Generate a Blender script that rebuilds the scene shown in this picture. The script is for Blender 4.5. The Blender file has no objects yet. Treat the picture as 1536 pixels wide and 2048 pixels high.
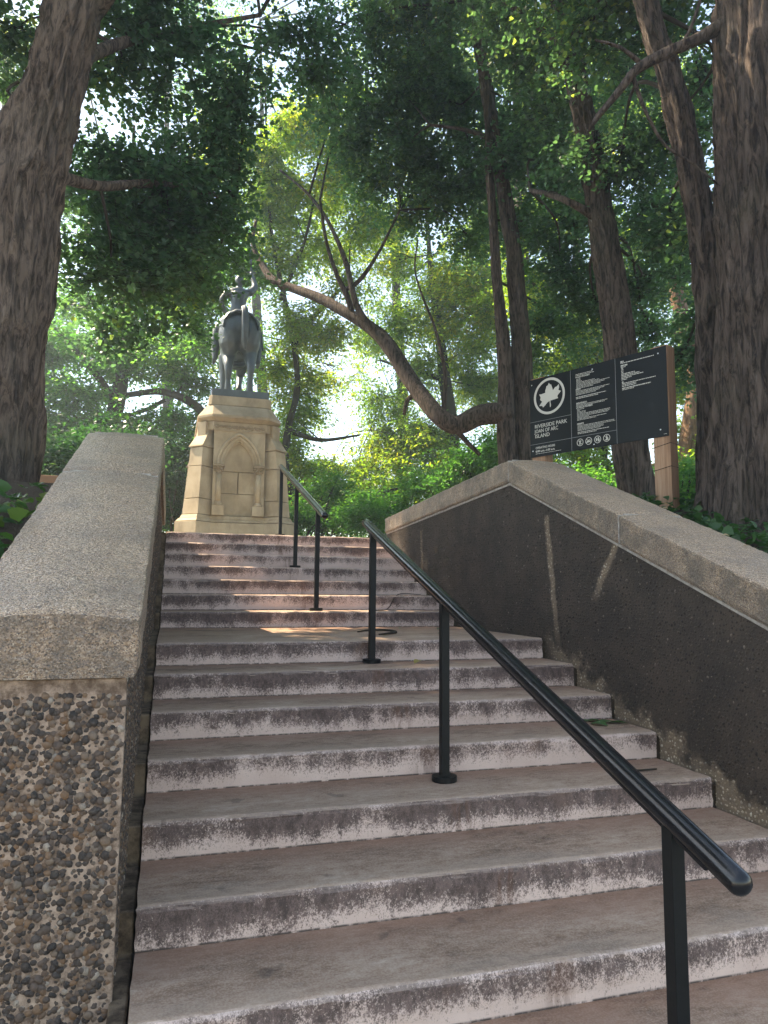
import bpy, bmesh, math, random
import numpy as np
from mathutils import Vector, Matrix
R_ = math.radians
rng = np.random.default_rng(7); random.seed(7)
scene = bpy.context.scene
C = scene.collection

# ------------------------------------------------------------------ camera, sky, sun, exposure
EYE = 1.66
F, PITCH, YAW, ROLL = 1419.8, R_(6.276), R_(16.655), R_(0.514)
fwd = np.array([math.sin(YAW)*math.cos(PITCH), math.cos(YAW)*math.cos(PITCH), math.sin(PITCH)])
r0 = np.array([math.cos(YAW), -math.sin(YAW), 0.0]); u0 = np.cross(r0, fwd)
RT = r0*math.cos(ROLL)+u0*math.sin(ROLL); UP = u0*math.cos(ROLL)-r0*math.sin(ROLL)
cam = bpy.data.objects.new('camera', bpy.data.cameras.new('camera')); C.objects.link(cam)
cam.matrix_world = Matrix(((RT[0], UP[0], -fwd[0], 0), (RT[1], UP[1], -fwd[1], 0), (RT[2], UP[2], -fwd[2], EYE), (0, 0, 0, 1)))
cam.data.sensor_fit = 'VERTICAL'; cam.data.sensor_height = 36.0; cam.data.lens = 36.0*F/2048.0
cam.data.clip_start = 0.05; cam.data.clip_end = 2000
scene.camera = cam
SUN_EL, SUN_AZ = R_(50), R_(-50)          # azimuth measured from +Y towards +X
world = bpy.data.worlds.new('World'); scene.world = world; world.use_nodes = True
wn = world.node_tree; wn.nodes.clear()
sky = wn.nodes.new('ShaderNodeTexSky'); sky.sky_type = 'NISHITA'; sky.sun_disc = False
sky.sun_elevation = SUN_EL; sky.sun_rotation = SUN_AZ; sky.air_density = 1.0; sky.dust_density = 0.4; sky.ozone_density = 1.0
bg = wn.nodes.new('ShaderNodeBackground'); bg.inputs[1].default_value = 0.13
wo = wn.nodes.new('ShaderNodeOutputWorld'); wn.links.new(sky.outputs[0], bg.inputs[0]); wn.links.new(bg.outputs[0], wo.inputs[0])
sd = bpy.data.lights.new('sun', 'SUN'); sd.energy = 5.0; sd.angle = R_(0.53); sd.color = (1.0, 0.93, 0.82)
sun = bpy.data.objects.new('sun', sd); C.objects.link(sun)
sdir = Vector((math.sin(SUN_AZ)*math.cos(SUN_EL), math.cos(SUN_AZ)*math.cos(SUN_EL), math.sin(SUN_EL)))
sun.rotation_euler = sdir.to_track_quat('Z', 'Y').to_euler(); sun.location = sdir*60
scene.view_settings.view_transform = 'Standard'; scene.view_settings.look = 'None'
scene.view_settings.gamma = 1.0; scene.view_settings.exposure = 2.15; scene.view_settings.use_curve_mapping = False
scene.view_settings.use_white_balance = True; scene.view_settings.white_balance_temperature = 8100; scene.view_settings.white_balance_tint = 10
scene.cycles.use_denoising = True; scene.cycles.max_bounces = 8; scene.cycles.transmission_bounces = 6
scene.cycles.diffuse_bounces = 4; scene.cycles.glossy_bounces = 3; scene.cycles.transparent_max_bounces = 8
scene.cycles.sample_clamp_indirect = 6.0

# ------------------------------------------------------------------ helpers
def P(px, py, depth):
    """a point of the place, seen at that spot of the photograph at that distance"""
    q = fwd + RT*((px-768)/F) - UP*((py-1024)/F)
    return q*depth + np.array([0, 0, EYE])

def tag(o, label=None, cat=None, group=None, kind=None):
    if label: o['label'] = label
    if cat: o['category'] = cat
    if group: o['group'] = group
    if kind: o['kind'] = kind
    return o

def link(name, me, mt=None, parent=None, smooth=False):
    o = bpy.data.objects.new(name, me); C.objects.link(o)
    if mt is not None and not me.materials: me.materials.append(mt)
    if parent is not None: o.parent = parent
    if smooth: me.polygons.foreach_set('use_smooth', np.ones(len(me.polygons), bool))
    return o

def thing(name, loc, label, cat, group=None, rz=0.0):
    o = bpy.data.objects.new(name, None); C.objects.link(o); o.location = loc; o.rotation_euler = (0, 0, rz)
    o.empty_display_size = 0.2
    return tag(o, label, cat, group)

def child(name, me, mt, par, smooth=False):
    """mesh given in world coordinates, parented without moving"""
    o = link(name, me, mt, None, smooth); o.parent = par
    bpy_loc = par.location; M = Matrix.LocRotScale(bpy_loc, par.rotation_euler, None)
    if par.parent is not None: M = Matrix.LocRotScale(par.parent.location, par.parent.rotation_euler, None) @ M if par.type == 'EMPTY' else M
    me.transform(world_of(par).inverted())
    return o

def world_of(o):
    M = o.matrix_basis.copy()
    while o.parent is not None:
        o = o.parent; M = o.matrix_basis @ M
    return M

def fast_mesh(name, V, Fq):
    V = np.asarray(V, np.float32); Fq = np.asarray(Fq, np.int32); k = Fq.shape[1]
    me = bpy.data.meshes.new(name)
    me.vertices.add(len(V)); me.vertices.foreach_set('co', V.ravel())
    me.loops.add(Fq.size); me.loops.foreach_set('vertex_index', Fq.ravel())
    me.polygons.add(len(Fq)); me.polygons.foreach_set('loop_start', np.arange(0, Fq.size, k, dtype=np.int32))
    me.update(calc_edges=True); return me

class MB:
    def __init__(s): s.v = []; s.f = []
    def add(s, V, Fs):
        b = len(s.v); s.v += [tuple(map(float, p)) for p in V]; s.f += [tuple(int(i)+b for i in f) for f in Fs]; return s
    def box(s, lo, hi):
        x0, y0, z0 = lo; x1, y1, z1 = hi
        return s.add([(x0,y0,z0),(x1,y0,z0),(x1,y1,z0),(x0,y1,z0),(x0,y0,z1),(x1,y0,z1),(x1,y1,z1),(x0,y1,z1)],
                     [(0,3,2,1),(4,5,6,7),(0,1,5,4),(1,2,6,5),(2,3,7,6),(3,0,4,7)])
    def obox(s, c, ax, ay, az, hx, hy, hz):
        c = np.array(c, float); ax, ay, az = (np.array(a, float) for a in (ax, ay, az)); V = []
        for dz in (-hz, hz):
            for dx, dy in ((-hx,-hy),(hx,-hy),(hx,hy),(-hx,hy)): V.append(c+ax*dx+ay*dy+az*dz)
        return s.add(V, [(0,3,2,1),(4,5,6,7),(0,1,5,4),(1,2,6,5),(2,3,7,6),(3,0,4,7)])
    def prism(s, poly, z0, z1, top=None):
        n = len(poly); top = top or poly
        V = [(p[0], p[1], z0) for p in poly]+[(p[0], p[1], z1) for p in top]
        return s.add(V, [tuple(range(n-1, -1, -1)), tuple(range(n, 2*n))]+[(i, (i+1) % n, n+(i+1) % n, n+i) for i in range(n)])
    def cyl(s, c, r, z0, z1, n=16, r1=None):
        a = [2*math.pi*i/n for i in range(n)]; r1 = r if r1 is None else r1
        return s.prism([(c[0]+r*math.cos(t), c[1]+r*math.sin(t)) for t in a], z0, z1, [(c[0]+r1*math.cos(t), c[1]+r1*math.sin(t)) for t in a])
    def tube(s, path, rad, n=10):
        V, Fs = tube(path, rad, n); return s.add(V, Fs)
    def mesh(s, name, bevel=0.0, seg=2):
        me = bpy.data.meshes.new(name); me.from_pydata(s.v, [], s.f); me.update()
        if bevel > 0:
            bm = bmesh.new(); bm.from_mesh(me)
            ed = [e for e in bm.edges if len(e.link_faces) == 2 and e.calc_face_angle(0) > 0.35]
            bmesh.ops.bevel(bm, geom=ed, offset=bevel, segments=seg, affect='EDGES', profile=0.6)
            bm.to_mesh(me); bm.free()
        return me

def frames(path):
    path = np.asarray(path, float); t = np.gradient(path, axis=0); t /= np.linalg.norm(t, axis=1)[:, None]+1e-9
    a = np.array([1.0, 0, 0]) if abs(t[0][0]) < 0.8 else np.array([0, 1.0, 0])
    N = []
    for k in range(len(path)):
        a = a-t[k]*(a@t[k]); a /= np.linalg.norm(a)+1e-9; N.append(a.copy())
    N = np.array(N); return t, N, np.cross(t, N)

def tube(path, rad, n=10, disp=None, caps=True):
    path = np.asarray(path, float); rad = np.broadcast_to(np.asarray(rad, float), (len(path),))
    t, N, B = frames(path); ang = np.linspace(0, 2*math.pi, n, endpoint=False)
    rr = np.repeat(rad[:, None], n, 1)
    if disp is not None: rr = rr+disp
    V = path[:, None]+rr[..., None]*(N[:, None]*np.cos(ang)[None, :, None]+B[:, None]*np.sin(ang)[None, :, None])
    m = len(path); i = np.arange(m-1)[:, None]; j = np.arange(n)[None]
    Fq = np.stack([i*n+j, i*n+(j+1) % n, (i+1)*n+(j+1) % n, (i+1)*n+j], -1).reshape(-1, 4)
    Fs = [tuple(q) for q in Fq]
    if caps: Fs += [tuple(range(n-1, -1, -1)), tuple(range((m-1)*n, m*n))]
    return V.reshape(-1, 3), Fs

def smooth_path(pts, rads, step=0.1):
    pts = np.asarray(pts, float); rads = np.asarray(rads, float)
    P_ = np.vstack([2*pts[0]-pts[1], pts, 2*pts[-1]-pts[-2]]); out = []; ro = []
    for k in range(1, len(P_)-2):
        a, b, c, d = P_[k-1:k+3]; m = max(2, int(np.linalg.norm(c-b)/step))
        for t in np.linspace(0, 1, m, endpoint=False):
            out.append(0.5*((2*b)+(c-a)*t+(2*a-5*b+4*c-d)*t*t+(3*b-a-3*c+d)*t**3)); ro.append(rads[k-1]*(1-t)+rads[k]*t)
    out.append(pts[-1]); ro.append(rads[-1]); return np.array(out), np.array(ro)

def hash3(i, j, k, s=0):
    h = (i.astype(np.int64)*374761393+j.astype(np.int64)*668265263+k.astype(np.int64)*2147483647+s*1274126177) & 0x7fffffff
    h = ((h ^ (h >> 13))*1274126177) & 0x7fffffff
    return ((h ^ (h >> 16)) & 0xffff)/65535.0
def vnoise(x, y, z, s=0, perx=None):
    x, y, z = (np.asarray(a, float) for a in (x, y, z)); x, y, z = np.broadcast_arrays(x, y, z)
    xi, yi, zi = np.floor(x).astype(int), np.floor(y).astype(int), np.floor(z).astype(int)
    fx, fy, fz = x-xi, y-yi, z-zi; fx, fy, fz = (f*f*(3-2*f) for f in (fx, fy, fz)); o = 0
    for a in (0, 1):
        for b in (0, 1):
            for c in (0, 1):
                xx = (xi+a) % perx if perx else xi+a
                o = o+hash3(xx, yi+b, zi+c, s)*(fx if a else 1-fx)*(fy if b else 1-fy)*(fz if c else 1-fz)
    return o*2-1

# ------------------------------------------------------------------ material helpers
class NT:
    def __init__(s, name):
        s.m = bpy.data.materials.new(name); s.m.use_nodes = True; s.t = s.m.node_tree; s.t.nodes.clear()
        s.out = s.t.nodes.new('ShaderNodeOutputMaterial')
    def n(s, typ, **kw):
        nd = s.t.nodes.new('ShaderNode'+typ)
        for k, v in kw.items():
            if k.startswith('_'): setattr(nd, k[1:], v)
        for k, v in kw.items():
            if k.startswith('_'): continue
            key = int(k[1:]) if k[0] == 'i' and k[1:].isdigit() else k.replace('__', ' ')
            inp = nd.inputs[key]
            if isinstance(v, bpy.types.NodeSocket): s.t.links.new(v, inp)
            else: inp.default_value = v
        return nd
    def math(s, op, a, b=0.0, c=0.0, clamp=False): return s.n('Math', _operation=op, _use_clamp=clamp, i0=a, i1=b, i2=c).outputs[0]
    def noise(s, vec, scale, detail=4.0, rough=0.55, dist=0.0): return s.n('TexNoise', Vector=vec, Scale=scale, Detail=detail, Roughness=rough, Distortion=dist).outputs[0]
    def ramp(s, v, stops, interp='LINEAR'):
        nd = s.n('ValToRGB', Fac=v); cr = nd.color_ramp; cr.interpolation = interp
        while len(cr.elements) < len(stops): cr.elements.new(0.5)
        for e, (p, c) in zip(cr.elements, stops):
            e.position = p; e.color = (c if isinstance(c, tuple) else (c, c, c))+(1,)
        return nd.outputs[0]
    def sm(s, v, lo, hi): return s.n('MapRange', _interpolation_type='SMOOTHSTEP', i0=v, i1=lo, i2=hi, i3=0.0, i4=1.0).outputs[0]
    def mix(s, f, a, b, mode='MIX'):
        nd = s.t.nodes.new('ShaderNodeMix'); nd.data_type = 'RGBA'; nd.blend_type = mode
        for i, v in ((0, f), (6, a), (7, b)):
            if isinstance(v, bpy.types.NodeSocket): s.t.links.new(v, nd.inputs[i])
            else: nd.inputs[i].default_value = (v if i == 0 else tuple(v)+(1,))
        return nd.outputs[2]
    def pos(s, scale=(1, 1, 1)):
        g = s.n('NewGeometry'); return s.n('VectorMath', _operation='MULTIPLY', i0=g.outputs['Position'], i1=scale).outputs[0]
    def bump(s, h, strength=0.5, dist=0.01): return s.n('Bump', Height=h, Strength=strength, Distance=dist).outputs[0]
    def pbr(s, col, rough=0.8, spec=0.3, normal=None, metal=0.0):
        kw = dict(Roughness=rough, Metallic=metal); kw['Specular IOR Level'] = spec
        b = s.t.nodes.new('ShaderNodeBsdfPrincipled')
        for k, v in list(kw.items())+[('Base Color', col)]+([('Normal', normal)] if normal is not None else []):
            if isinstance(v, bpy.types.NodeSocket): s.t.links.new(v, b.inputs[k])
            else: b.inputs[k].default_value = (tuple(v)+(1,)) if k == 'Base Color' else v
        s.t.links.new(b.outputs[0], s.out.inputs[0]); return s.m

M = {}
def m_steps():
    s = NT('weathered step concrete'); g = s.n('NewGeometry'); p = g.outputs['Position']
    sx = s.n('SeparateXYZ', i0=p); sn = s.n('SeparateXYZ', i0=g.outputs['True Normal'])
    zf = s.math('FRACT', s.math('ADD', s.math('DIVIDE', sx.outputs[2], 0.16), 0.0006))
    kk = s.math('FLOOR', s.math('ADD', s.math('DIVIDE', sx.outputs[2], 0.16), 0.0006))
    riser = s.sm(s.math('MULTIPLY', sn.outputs[1], -1.0), 0.35, 0.8)
    # stain: heavy below the nosing, breaking up downwards into drips and pits
    big = s.noise(s.pos((1.1, 1.1, 1.0)), 1.6, 3.0)
    drip = s.noise(s.pos((26, 3, 5)), 1.0, 5.0, 0.65)
    pit = s.noise(s.pos((1, 1, 0.8)), 85, 3.0, 0.7)
    med = s.noise(s.pos((1, 1, 0.55)), 9.0, 4.0, 0.6); pit2 = s.noise(s.pos((1, 1, 0.7)), 240, 2.0, 0.6)
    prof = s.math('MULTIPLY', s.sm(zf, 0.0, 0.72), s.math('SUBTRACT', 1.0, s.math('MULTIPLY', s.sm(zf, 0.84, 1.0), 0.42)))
    parts = [s.math('MULTIPLY', prof, 1.0)]
    for nz, k in ((drip, 0.5), (big, 1.5), (pit, 2.2), (med, 2.0), (pit2, 2.0)): parts.append(s.math('MULTIPLY', s.math('SUBTRACT', nz, 0.5), k))
    amt = parts[0]
    for q in parts[1:]: amt = s.math('ADD', amt, q)
    wn_ = s.t.nodes.new('ShaderNodeTexWhiteNoise'); wn_.noise_dimensions = '1D'; s.t.links.new(kk, wn_.inputs['W'])
    amt = s.math('ADD', amt, s.math('MULTIPLY', s.math('SUBTRACT', wn_.outputs[0], 0.42), 0.45))
    amt = s.math('SUBTRACT', amt, s.math('MULTIPLY', s.sm(sx.outputs[2], 1.25, 1.7), 0.2))
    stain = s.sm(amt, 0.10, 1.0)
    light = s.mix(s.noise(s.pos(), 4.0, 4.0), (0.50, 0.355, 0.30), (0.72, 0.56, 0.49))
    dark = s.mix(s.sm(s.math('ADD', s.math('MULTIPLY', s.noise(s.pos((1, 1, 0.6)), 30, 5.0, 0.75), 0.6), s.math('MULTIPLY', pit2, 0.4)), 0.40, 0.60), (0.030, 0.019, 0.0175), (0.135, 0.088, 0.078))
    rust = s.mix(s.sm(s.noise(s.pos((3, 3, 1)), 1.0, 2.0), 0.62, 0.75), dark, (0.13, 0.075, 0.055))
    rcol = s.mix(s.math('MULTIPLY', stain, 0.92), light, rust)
    t1 = s.noise(s.pos((1, 1.6, 1)), 2.2, 5.0, 0.62); t2 = s.noise(s.pos((1, 2.5, 1)), 14, 5.0, 0.7); t3 = s.noise(s.pos(), 130, 2.0, 0.6)
    tcol = s.ramp(s.math('ADD', s.math('MULTIPLY', t1, 0.62), s.math('MULTIPLY', t2, 0.38)), [(0.38, (0.16, 0.088, 0.055)), (0.46, (0.33, 0.20, 0.133)), (0.54, (0.46, 0.30, 0.21)), (0.64, (0.62, 0.46, 0.345))])
    tcol = s.mix(s.math('MULTIPLY', s.sm(t3, 0.42, 0.62), 0.45), s.mix(0.35, tcol, (0.10, 0.065, 0.045)), s.mix(0.5, tcol, (0.52, 0.41, 0.32)))
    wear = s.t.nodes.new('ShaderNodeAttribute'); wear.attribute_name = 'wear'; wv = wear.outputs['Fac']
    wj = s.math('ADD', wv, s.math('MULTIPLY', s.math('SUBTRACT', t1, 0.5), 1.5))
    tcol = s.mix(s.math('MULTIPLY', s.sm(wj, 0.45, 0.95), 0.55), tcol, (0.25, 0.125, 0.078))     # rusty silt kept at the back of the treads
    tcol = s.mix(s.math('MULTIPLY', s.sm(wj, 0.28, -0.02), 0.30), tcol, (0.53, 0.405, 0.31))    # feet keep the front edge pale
    blot = s.sm(s.noise(s.pos((1, 1, 1)), 6.5, 3.0, 0.5), 0.66, 0.74)
    tcol = s.mix(s.math('MULTIPLY', blot, 0.45), tcol, (0.085, 0.06, 0.05))
    lipn = s.math('MULTIPLY', s.math('MULTIPLY', s.sm(zf, 0.86, 0.98), s.sm(s.noise(s.pos((6, 6, 6)), 1.0, 3.0), 0.45, 0.6)), riser)
    rs = s.math('MULTIPLY', s.sm(s.math('ABSOLUTE', s.math('SUBTRACT', sx.outputs[0], 1.42)), 0.10, 0.02), s.sm(drip, 0.42, 0.56))
    rcol = s.mix(s.math('MULTIPLY', rs, 0.4), rcol, (0.13, 0.06, 0.035))
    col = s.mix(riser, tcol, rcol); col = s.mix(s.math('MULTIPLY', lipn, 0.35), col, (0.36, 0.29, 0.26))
    nose = s.math('MULTIPLY', s.math('MULTIPLY', s.sm(sn.outputs[2], 0.25, 0.6), s.sm(sn.outputs[2], 0.995, 0.9)), s.sm(med, 0.35, 0.6))
    col = s.mix(s.math('MULTIPLY', nose, 0.30), col, (0.40, 0.30, 0.245))
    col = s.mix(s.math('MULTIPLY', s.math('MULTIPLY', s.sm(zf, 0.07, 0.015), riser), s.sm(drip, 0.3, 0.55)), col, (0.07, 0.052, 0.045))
    h = s.math('ADD', s.math('MULTIPLY', pit, 0.6), s.math('MULTIPLY', t2, 0.5))
    return s.pbr(col, 0.82, 0.25, s.bump(h, 0.55, 0.006))
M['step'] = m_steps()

def m_granite():
    s = NT('speckled granite'); v = s.n('TexVoronoi', Vector=s.pos(), Scale=210.0); v2 = s.n('TexVoronoi', Vector=s.pos(), Scale=95.0)
    sp = s.n('SeparateXYZ', i0=v.outputs['Color']).outputs[0]; sp2 = s.n('SeparateXYZ', i0=v2.outputs['Color']).outputs[1]
    col = s.ramp(sp, [(0.0, (0.06, 0.05, 0.045)), (0.16, (0.18, 0.11, 0.066)), (0.5, (0.44, 0.285, 0.175)), (0.85, (0.60, 0.42, 0.28)), (1.0, (0.76, 0.60, 0.45))])
    col = s.mix(s.math('MULTIPLY', s.sm(sp2, 0.6, 0.95), 0.35), col, (0.38, 0.29, 0.24))
    dirt = s.sm(s.noise(s.pos((1, 1, 1)), 2.3, 5.0, 0.65), 0.42, 0.68)
    col = s.mix(s.math('MULTIPLY', dirt, 0.45), col, (0.15, 0.115, 0.095))
    sn = s.n('SeparateXYZ', i0=s.n('NewGeometry').outputs['True Normal'])
    side = s.sm(sn.outputs[2], 0.65, 0.35)          # upright faces are darkened, more so in noise patches
    side_mottle = s.sm(s.noise(s.pos((5, 5, 5)), 1.0, 5.0, 0.7), 0.36, 0.62)
    col = s.mix(s.math('MULTIPLY', side, s.math('ADD', 0.25, s.math('MULTIPLY', side_mottle, 0.5))), col, (0.085, 0.07, 0.056))
    h = s.math('ADD', s.noise(s.pos(), 75, 3.0, 0.7), s.math('MULTIPLY', s.noise(s.pos(), 26, 3.0), 0.8))
    return s.pbr(col, 0.36, 0.6, s.bump(h, 1.0, 0.02))
M['granite'] = m_granite()

def m_mortar(name, c0, c1, sc=8.0):
    s = NT(name); col = s.mix(s.sm(s.noise(s.pos(), sc, 5.0, 0.7), 0.35, 0.65), c0, c1)
    return s.pbr(col, 0.95, 0.1, s.bump(s.noise(s.pos(), 160, 4.0, 0.75), 0.8, 0.006))
M['mortar'] = m_mortar('pebble mortar', (0.13, 0.088, 0.064), (0.42, 0.31, 0.24), 14)
M['leftside'] = m_mortar('brown stained render', (0.06, 0.042, 0.03), (0.19, 0.135, 0.09), 10)
M['joint'] = m_mortar('pale joint mortar', (0.27, 0.235, 0.205), (0.42, 0.38, 0.34), 20)

def m_pebble():
    s = NT('river pebbles'); g = s.n('NewGeometry'); oi = s.n('ObjectInfo')
    r = s.math('FRACT', s.math('ADD', g.outputs['Random Per Island'], oi.outputs['Random']))
    col = s.ramp(r, [(0.0, (0.016, 0.013, 0.012)), (0.25, (0.035, 0.027, 0.024)), (0.45, (0.105, 0.07, 0.052)), (0.62, (0.055, 0.042, 0.036)), (0.78, (0.19, 0.10, 0.05)), (0.90, (0.17, 0.12, 0.085)), (0.975, (0.34, 0.28, 0.225)), (1.0, (0.035, 0.036, 0.04))])
    col = s.mix(s.math('MULTIPLY', s.sm(s.noise(s.pos(), 70, 5.0, 0.75), 0.42, 0.66), 0.55), col, (0.10, 0.072, 0.055))
    col = s.mix(s.math('MULTIPLY', s.sm(s.noise(s.pos(), 7, 4.0, 0.65), 0.45, 0.7), 0.6), col, (0.045, 0.034, 0.027))
    return s.pbr(col, 0.6, 0.4, s.bump(s.noise(s.pos(), 260, 4.0, 0.7), 0.8, 0.004))
M['pebble'] = m_pebble()

def stain_fac(s):
    """black growth on the stair side of the parapet; washed streaks run down from the joints"""
    p = s.n('NewGeometry').outputs['Position']; sx = s.n('SeparateXYZ', i0=p); y, z = sx.outputs[1], sx.outputs[2]
    wob = s.math('MULTIPLY', s.math('SUBTRACT', s.noise(s.pos((0, 1, 1)), 5.0, 3.0), 0.5), 0.09)
    def streak(ya, za, yb, zb, w):
        tt = s.math('DIVIDE', s.math('SUBTRACT', za, z), za-zb)
        yc = s.math('ADD', s.math('MULTIPLY', tt, yb-ya), ya)
        d = s.math('ABSOLUTE', s.math('ADD', s.math('SUBTRACT', y, yc), wob))
        inside = s.math('MULTIPLY', s.sm(tt, -0.02, 0.02), s.sm(tt, 1.15, 0.7))
        return s.math('MULTIPLY', s.sm(d, w, w*0.3), inside)
    a = streak(5.22, 2.28, 5.07, 1.28, 0.055); b = streak(4.24, 2.03, 4.55, 1.62, 0.055)
    c = s.math('MULTIPLY', streak(8.3, 2.4, 8.25, 1.9, 0.06), 0.45)
    # foot of the wall just above the treads, where splash keeps the stones clean
    base = s.math('MULTIPLY', s.math('SUBTRACT', y, 2.92), 0.343); foot = s.math('SUBTRACT', z, s.math('ADD', base, 0.50))
    patch = s.math('MULTIPLY', s.sm(s.math('ADD', foot, s.math('MULTIPLY', s.math('SUBTRACT', s.noise(s.pos((0, 1, 1)), 3.5, 4.0, 0.6), 0.5), 0.75)), 0.05, -0.07), s.sm(y, 5.35, 5.0))
    return s.math('MAXIMUM', s.math('MAXIMUM', a, b), s.math('MAXIMUM', c, patch))
def m_darkwall(name, pebble):
    s = NT(name); w = stain_fac(s); nz = s.noise(s.pos(), 3.0, 5.0, 0.65)
    if pebble:
        r = s.n('NewGeometry').outputs['Random Per Island']
        dk = s.ramp(r, [(0.0, (0.024, 0.018, 0.014)), (0.6, (0.048, 0.035, 0.026)), (0.9, (0.06, 0.043, 0.032)), (0.97, (0.085, 0.064, 0.048)), (1.0, (0.17, 0.14, 0.11))])
        lt = s.ramp(r, [(0.0, (0.17, 0.115, 0.075)), (0.6, (0.34, 0.25, 0.17)), (1.0, (0.52, 0.44, 0.34))])
    else:
        dk = s.mix(s.sm(nz, 0.34, 0.68), (0.036, 0.027, 0.021), (0.066, 0.047, 0.035)); lt = s.mix(nz, (0.13, 0.092, 0.062), (0.26, 0.19, 0.13))
    col = s.mix(s.math('MULTIPLY', w, 0.85), dk, lt)
    h = s.math('ADD', s.noise(s.pos(), 60, 4.0, 0.7), s.math('MULTIPLY', s.noise(s.pos(), 9, 3.0), 0.7))
    return s.pbr(col, 0.78, 0.3, s.bump(h, 0.7, 0.01))
M['darkwall'] = m_darkwall('black stained aggregate', False); M['darkpebble'] = m_darkwall('black stained pebbles', True)

def m_simple(name, col, rough=0.5, spec=0.4, metal=0.0, var=0.25, sc=12.0, bs=0.2, bd=0.003):
    s = NT(name); c = s.mix(s.noise(s.pos(), sc, 4.0, 0.65), tuple(x*(1-var) for x in col), tuple(min(1, x*(1+var)) for x in col))
    rg = s.math('ADD', rough-0.06, s.math('MULTIPLY', s.noise(s.pos(), sc*2.5, 4.0), 0.14))
    return s.pbr(c, rg, spec, s.bump(s.noise(s.pos(), sc*9, 4.0), bs, bd), metal)
M['iron'] = m_simple('black painted iron', (0.008, 0.008, 0.009), 0.20, 0.4, 0, 0.4, 30, 0.12, 0.001)
M['ironmatt'] = m_simple('matt black iron', (0.009, 0.009, 0.009), 0.5, 0.18, 0, 0.4, 30, 0.15, 0.001)
M['limestone'] = None
def m_lime():
    s = NT('buff sandstone'); n1 = s.noise(s.pos(), 1.7, 5.0, 0.6); n2 = s.noise(s.pos((3, 3, 1.4)), 1.5, 5.0, 0.65)
    col = s.ramp(n1, [(0.3, (0.29, 0.225, 0.15)), (0.5, (0.40, 0.315, 0.215)), (0.72, (0.47, 0.385, 0.275))])
    col = s.mix(s.math('MULTIPLY', s.sm(n2, 0.45, 0.70), 0.4), col, (0.17, 0.135, 0.10))
    return s.pbr(col, 0.88, 0.2, s.bump(s.noise(s.pos(), 55, 4.0, 0.7), 0.35, 0.006))
M['limestone'] = m_lime()
M['carved'] = m_simple('weathered carved stone', (0.26, 0.2, 0.135), 0.9, 0.2, 0, 0.35, 16, 0.5, 0.01)
M['bronze'] = m_simple('dark patinated bronze', (0.075, 0.09, 0.098), 0.42, 0.5, 0.3, 0.4, 5.0, 0.25, 0.004)
M['signblack'] = m_simple('black sign enamel', (0.006, 0.007, 0.008), 0.35, 0.12, 0, 0.15, 3.0, 0.05, 0.002)
M['signprint'] = m_simple('warm grey print', (0.46, 0.44, 0.39), 0.5, 0.3, 0, 0.04, 8.0, 0.0, 0.001)
M['signline'] = m_simple('thin grey rules', (0.20, 0.205, 0.205), 0.5, 0.3, 0, 0.04, 8.0, 0.0, 0.001)
M['screw'] = m_simple('steel screw', (0.45, 0.46, 0.47), 0.35, 0.5, 0.9, 0.1, 20.0)
def m_wood():
    s = NT('raw cedar post'); n = s.noise(s.pos((30, 30, 1.2)), 1.6, 5.0, 0.7); n2 = s.noise(s.pos((8, 8, 0.6)), 1.0, 3.0)
    col = s.ramp(s.math('ADD', s.math('MULTIPLY', n, 0.6), s.math('MULTIPLY', n2, 0.4)), [(0.32, (0.15, 0.085, 0.052)), (0.5, (0.29, 0.165, 0.10)), (0.68, (0.40, 0.25, 0.16))])
    return s.pbr(col, 0.8, 0.2, s.bump(n, 0.5, 0.004))
M['wood'] = m_wood()
def m_bark(name, c0, c1, moss=0.25):
    s = NT(name); n = s.noise(s.pos((17, 17, 2.4)), 1.4, 8.0, 0.72, 0.7); n2 = s.noise(s.pos(), 1.1, 3.0)
    col = s.mix(s.sm(n, 0.36, 0.62), c0, c1)
    col = s.mix(s.math('MULTIPLY', s.sm(n2, 0.5, 0.75), moss), col, (0.06, 0.062, 0.035))
    h = s.math('ADD', n, s.math('MULTIPLY', s.noise(s.pos((50, 50, 14)), 1.0, 4.0, 0.7), 0.4))
    return s.pbr(col, 0.92, 0.15, s.bump(h, 1.0, 0.05))
M['bark'] = m_bark('furrowed grey brown bark', (0.04, 0.028, 0.022), (0.20, 0.145, 0.112))
M['barkdark'] = m_bark('dark furrowed bark', (0.022, 0.016, 0.013), (0.13, 0.096, 0.078))
M['barkred'] = m_bark('reddish bark', (0.09, 0.05, 0.03), (0.25, 0.15, 0.09), 0.1)
M['twig'] = m_simple('twig bark', (0.045, 0.036, 0.028), 0.9, 0.1, 0, 0.3, 8)
def m_leaf(name, stops, trans, ratio=0.55, var_scale=0.35):
    s = NT(name); g = s.n('NewGeometry'); r = g.outputs['Random Per Island']
    big = s.noise(s.pos(), var_scale, 2.0)
    rr = s.math('ADD', s.math('MULTIPLY', r, 0.6), s.math('MULTIPLY', s.sm(big, 0.35, 0.65), 0.4))
    col = s.ramp(rr, stops)
    b = s.t.nodes.new('ShaderNodeBsdfPrincipled'); s.t.links.new(col, b.inputs['Base Color']); b.inputs['Roughness'].default_value = 0.42; b.inputs['Specular IOR Level'].default_value = 0.35
    tc = s.mix(1.0, col, trans, 'MULTIPLY')
    t = s.n('BsdfTranslucent', Color=tc); mx = s.n('MixShader', i0=ratio, i1=b.outputs[0], i2=t.outputs[0])
    s.t.links.new(mx.outputs[0], s.out.inputs[0]); return s.m
M['ginkgo'] = m_leaf('ginkgo leaves', [(0.0, (0.028, 0.056, 0.034)), (0.5, (0.042, 0.078, 0.040)), (0.9, (0.062, 0.10, 0.040)), (1.0, (0.17, 0.18, 0.04))], (2.6, 3.3, 2.1), 0.52)
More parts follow.
